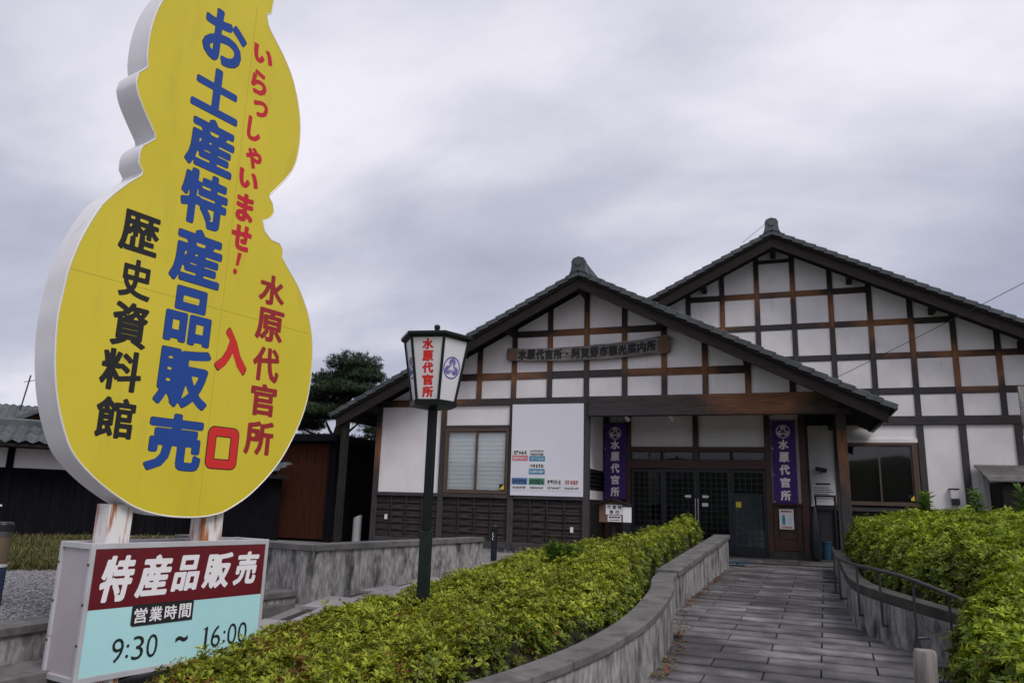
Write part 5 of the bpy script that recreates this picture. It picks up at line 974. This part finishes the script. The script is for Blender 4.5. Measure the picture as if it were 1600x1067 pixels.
hx = Vector((-30.0, 21.5, 0)); hd = Vector((0.66, 0.75, 0)).normalized(); hn = Vector((-hd.y, hd.x, 0))
MB().prism([(-5, 0.4), (3.2, 0.4), (3.2, 4.1), (-5, 4.1)], hx, hd, EZ, hn, 0.5, 5).build('wall', 'black_boards', Gd); MB().prism([(0.0, 4.1), (4.4, 3.9), (2.2, 5.2)], hx, hd, EZ, hn, 0.2, 5).build('gable', 'brown_boards', Gd)
tiled(Gd, hx - hd * 9, hd, hn, 11.3, 3.0, 3.9, 5.35, n=8)
for sg in (-1, 1): beam('roof_edge', (hx + hd * 2.2 + Vector((0, 0, 5.32))), hx + hd * (2.2 + sg * 2.7) + Vector((0, 0, 3.8)), 0.5, 0.16, 'roof_tile', Gd)
t = thing('antenna', 'thin roof antenna mast above the far grey roof, far left', 'antenna', (-29.3, 22, 5)); MB().tube([(-29.3, 21.9, 4.8), (-29.15, 22.0, 6.3)], 0.03, 6).build('mast', 'rail_metal', t); MB().tube([(-29.35, 21.9, 6.0), (-29.0, 22.1, 6.1)], 0.015, 5).build('rod', 'rail_metal', t)
Sh = thing('brown_shed', 'reddish brown board shed with dark roof between the sign and the front hall', 'shed', (-11.9, 17.3, 0.5))
MB().box(-13.6, -11.15, 17.3, 20, 0.5, 3.12).build('wall', 'black_boards', Sh)
for i in range(13):
    x = -12.95 + i * 0.128; MB().box(x, x + 0.122, 17.25 + 0.006 * (i % 2), 17.299, 0.62, 3.08).build('board', 'brown_boards', Sh)
MB().box(-14.2, -10.95, 16.9, 20.3, 3.121, 3.32).build('roof', 'black_boards', Sh, 0.03); MB().box(-11.34, -11.12, 17.2, 17.298, 0.5, 3.1).build('corner_post', 'black_boards', Sh)
t = thing('eave_gable', 'small grey tiled roof end peeping past the right side of the gourd sign', 'roof', (-12.9, 16.5, 2.3)); tiled(t, Vector((-14.6, 16.1, 0)), Vector((1, 0, 0)), Vector((0, 1, 0)), 2.4, 0.8, 2.28, 2.55, n=3); MB().box(-14.6, -12.3, 16.15, 16.9, 2.12, 2.24).build('eave_board', 'dark_timber', t); MB().box(-14.5, -12.5, 16.5, 16.9, 0.4, 2.119).build('wall', 'black_boards', t)
t = thing('boundary_wall', 'dark boundary wall with white band and tiled coping beyond the front hall corner', 'wall', (-14, 25, 0.5)); MB().box(-20, -9.8, 25.0, 25.3, 0.4, 1.9).build('wall_base', 'black_boards', t); MB().box(-20, -9.8, 25.01, 25.29, 1.901, 2.35).build('white_band', 'plaster', t); tiled(t, Vector((-20, 24.6, 0)), Vector((1, 0, 0)), Vector((0, 1, 0)), 10.2, 0.55, 2.36, 2.68, n=3); MB().box(-20, -9.8, 25.05, 25.3, 2.6, 2.82).build('ridge', 'roof_tile', t, 0.03)
# banded street post and white cap at the far left edge
t = thing('banded_post', 'dark post with pale bands cut off by the left edge', 'post', (-7.53, 5.66, 0.45)); pxy = (-7.53, 5.66)
MB().lathe([(0.0, 0), (0.095, 0), (0.095, 0.40)], (*pxy, 0.45), 16).build('lower_sleeve', 'band_blue', t, smooth=True); MB().lathe([(0.096, 0), (0.096, 0.03)], (*pxy, 0.851), 16).build('band', 'plaster', t); MB().lathe([(0.095, 0), (0.095, 0.26)], (*pxy, 0.882), 16).build('middle_sleeve', 'band_amber', t, smooth=True); MB().lathe([(0.096, 0), (0.096, 0.06)], (*pxy, 1.143), 16).build('band', 'cap_stone', t); MB().lathe([(0.103, 0), (0.103, 0.06), (0.09, 0.085), (0.0, 0.085)], (*pxy, 1.204), 16).build('cap', 'black_metal', t)
t = thing('white_tank', 'plain white box standing behind the banded post at the left edge', 'tank', (-13.9, 10.3, 0.47)); MB().box(-15.3, -14.33, 10.0, 10.6, 0.47, 1.30).build('body', 'paper', t, 0.02); MB().box(-15.35, -14.28, 9.95, 10.65, 1.301, 1.34).build('lid', 'paper', t, 0.01)
# grass strip before the storehouse
n = 20000; s_ = rng.random(n) * 10.5; d_ = rng.random(n) ** 0.7 * 9.4; P = np.array(P0)[None, :2] + np.outer(s_, np.array(WD)[:2]) - np.outer(d_ + 0.05, np.array(WN)[:2]); C3 = np.concatenate([P, np.full((n, 1), 0.46)], 1); Nn = rng.normal(0, 0.25, (n, 3)); Nn[:, 2] = 1; Nn /= np.linalg.norm(Nn, axis=1)[:, None]
V, q = leaves(C3, Nn, 0.15, 5, rng, (0.6, 1.3), 0.06); tag(fast_mesh('grass', V, q, 'grass'), 'dry yellow-green grass strip in front of the black storehouse', 'grass', kind='stuff')
# trees
def clumps(t, pads, m, per, size, seed):
    r = np.random.default_rng(seed); C_, N_ = [], []
    for (x, y, z, rx, rz) in pads:
        k = int(per * rx * rx); v = r.normal(0, 1, (k, 3)); v /= np.linalg.norm(v, axis=1)[:, None]; rr = r.random((k, 1)) ** 0.35; v[:, 2] = np.where(v[:, 2] < 0, v[:, 2] * 0.45, v[:, 2])
        p = v * rr * np.array([rx, rx, rz]) * (1 + 0.22 * np.sin(v[:, :1] * 9 + x * 5) * np.cos(v[:, 1:2] * 8 + y)); C_.append(p + np.array([x, y, z])); N_.append(v * 0.5 + np.array([0, 0, 0.8]) + r.normal(0, 0.3, (k, 3)))
    C_, N_ = np.concatenate(C_), np.concatenate(N_); N_ /= np.linalg.norm(N_, axis=1)[:, None]; V, q = leaves(C_, N_, size, 7, r, (0.25, 1.2), 0.06); return tag(fast_mesh('crown', V, q, m, t), kind='stuff')
t = thing('pine_tree', 'dark layered pine tree behind the shed, left of the front hall', 'tree', (-15.2, 24, 0.5)); tp = [(-15.4, 24, 0.4), (-15.1, 24.1, 2.2), (-15.6, 24, 3.8), (-15.2, 24, 5.2), (-15.1, 24, 6.5)]
MB().tube(tp, [0.26, 0.22, 0.18, 0.13, 0.05], 10).build('trunk', 'bark', t, smooth=True); pads = [(-15.05, 24, 6.55, 1.0, 0.45), (-14.65, 24, 6.1, 0.9, 0.4), (-16.0, 24.2, 6.0, 0.9, 0.38), (-15.0, 23.7, 5.55, 1.2, 0.4), (-16.6, 24, 5.3, 1.1, 0.42), (-14.3, 24.2, 5.4, 0.7, 0.3), (-17.4, 24, 5.6, 0.9, 0.35), (-15.9, 23.6, 4.7, 1.2, 0.38), (-17.2, 24, 4.35, 1.0, 0.4), (-14.6, 24, 4.55, 0.9, 0.33), (-13.4, 24, 4.1, 0.9, 0.5), (-16.4, 23.8, 3.6, 1.0, 0.4), (-14.2, 24.2, 3.4, 1.2, 0.55), (-13.2, 24.3, 3.0, 1.0, 0.6), (-13.6, 24.3, 2.3, 1.3, 0.7), (-17.3, 24.2, 3.1, 1.1, 0.5)]
for (x, y, z, rx, rz) in pads:
    b = min(tp[1:], key=lambda p: abs(p[2] - z + 0.5)); MB().tube([b, ((b[0] + x) / 2, (b[1] + y) / 2, (b[2] + z) / 2 - 0.1), (x, y, z - 0.08)], [0.07, 0.05, 0.025], 6).build('limb', 'bark', t)
clumps(t, pads, 'pine', 1150, 0.17, 5)
t = thing('clipped_tree', 'dark green tree crown before the far tiled roof, far left edge', 'tree', (-24, 17, 0.5)); MB().tube([(-24.3, 16.5, 0.4), (-24.2, 16.4, 2.5), (-24.3, 16.5, 3.6)], [0.2, 0.15, 0.08], 8).build('trunk', 'bark', t); clumps(t, [(-24.3, 16.5, 3.55, 0.9, 0.4), (-24.9, 16.2, 3.3, 0.8, 0.4), (-23.9, 16.8, 3.2, 0.6, 0.3)], 'pine', 500, 0.16, 8)

# wooded hills behind the viewer, seen mirrored in the window panes
hx_ = np.linspace(-140, 140, 57); V = []; Qd = []
for k_, (yy_, sc2) in enumerate(((-55, 0.0), (-62, 0.75), (-75, 1.0), (-110, 0.6))): V += [(x, yy_, 0.0 + sc2 * (7.6 + 1.6 * math.sin(x * 0.045 + 1.9) + 1.1 * math.sin(x * 0.11) + 0.6 * math.sin(x * 0.37 + k_))) for x in hx_]
Qd = [(i * 57 + j, i * 57 + j + 1, (i + 1) * 57 + j + 1, (i + 1) * 57 + j) for i in range(3) for j in range(56)]
mat('woodland', (0.02, 0.03, 0.015), (0.05, 0.06, 0.03), 0.3, 0.95, coord='World'); tag(fast_mesh('hills', V, Qd, 'woodland'), kind='structure')

# leaf litter along the foot of the left ramp walls
n = 170; tt = rng.random(n) * 8.6 + 5.6; yv = tt; xv = np.interp(yv, [5.6, 6.4, 7.8, 8.75, 9.7, 15], [-1.12, -1.03, -1.06, -1.19, -1.29, -1.06]) + 0.02 + np.abs(rng.normal(0, 0.05, n)); zv = gz(xv, yv) + 0.008
Nn = rng.normal(0, 0.25, (n, 3)); Nn[:, 2] = 1; Nn /= np.linalg.norm(Nn, axis=1)[:, None]; V, q = leaves(np.stack([xv, yv, zv], 1), Nn, 0.045, 2, rng, (-0.1, 0.25), 0.25); tag(fast_mesh('fallen_leaves', V, q, 'azalea_dry'), 'scattered brown fallen leaves along the foot of the left ramp wall', 'leaves', kind='stuff')
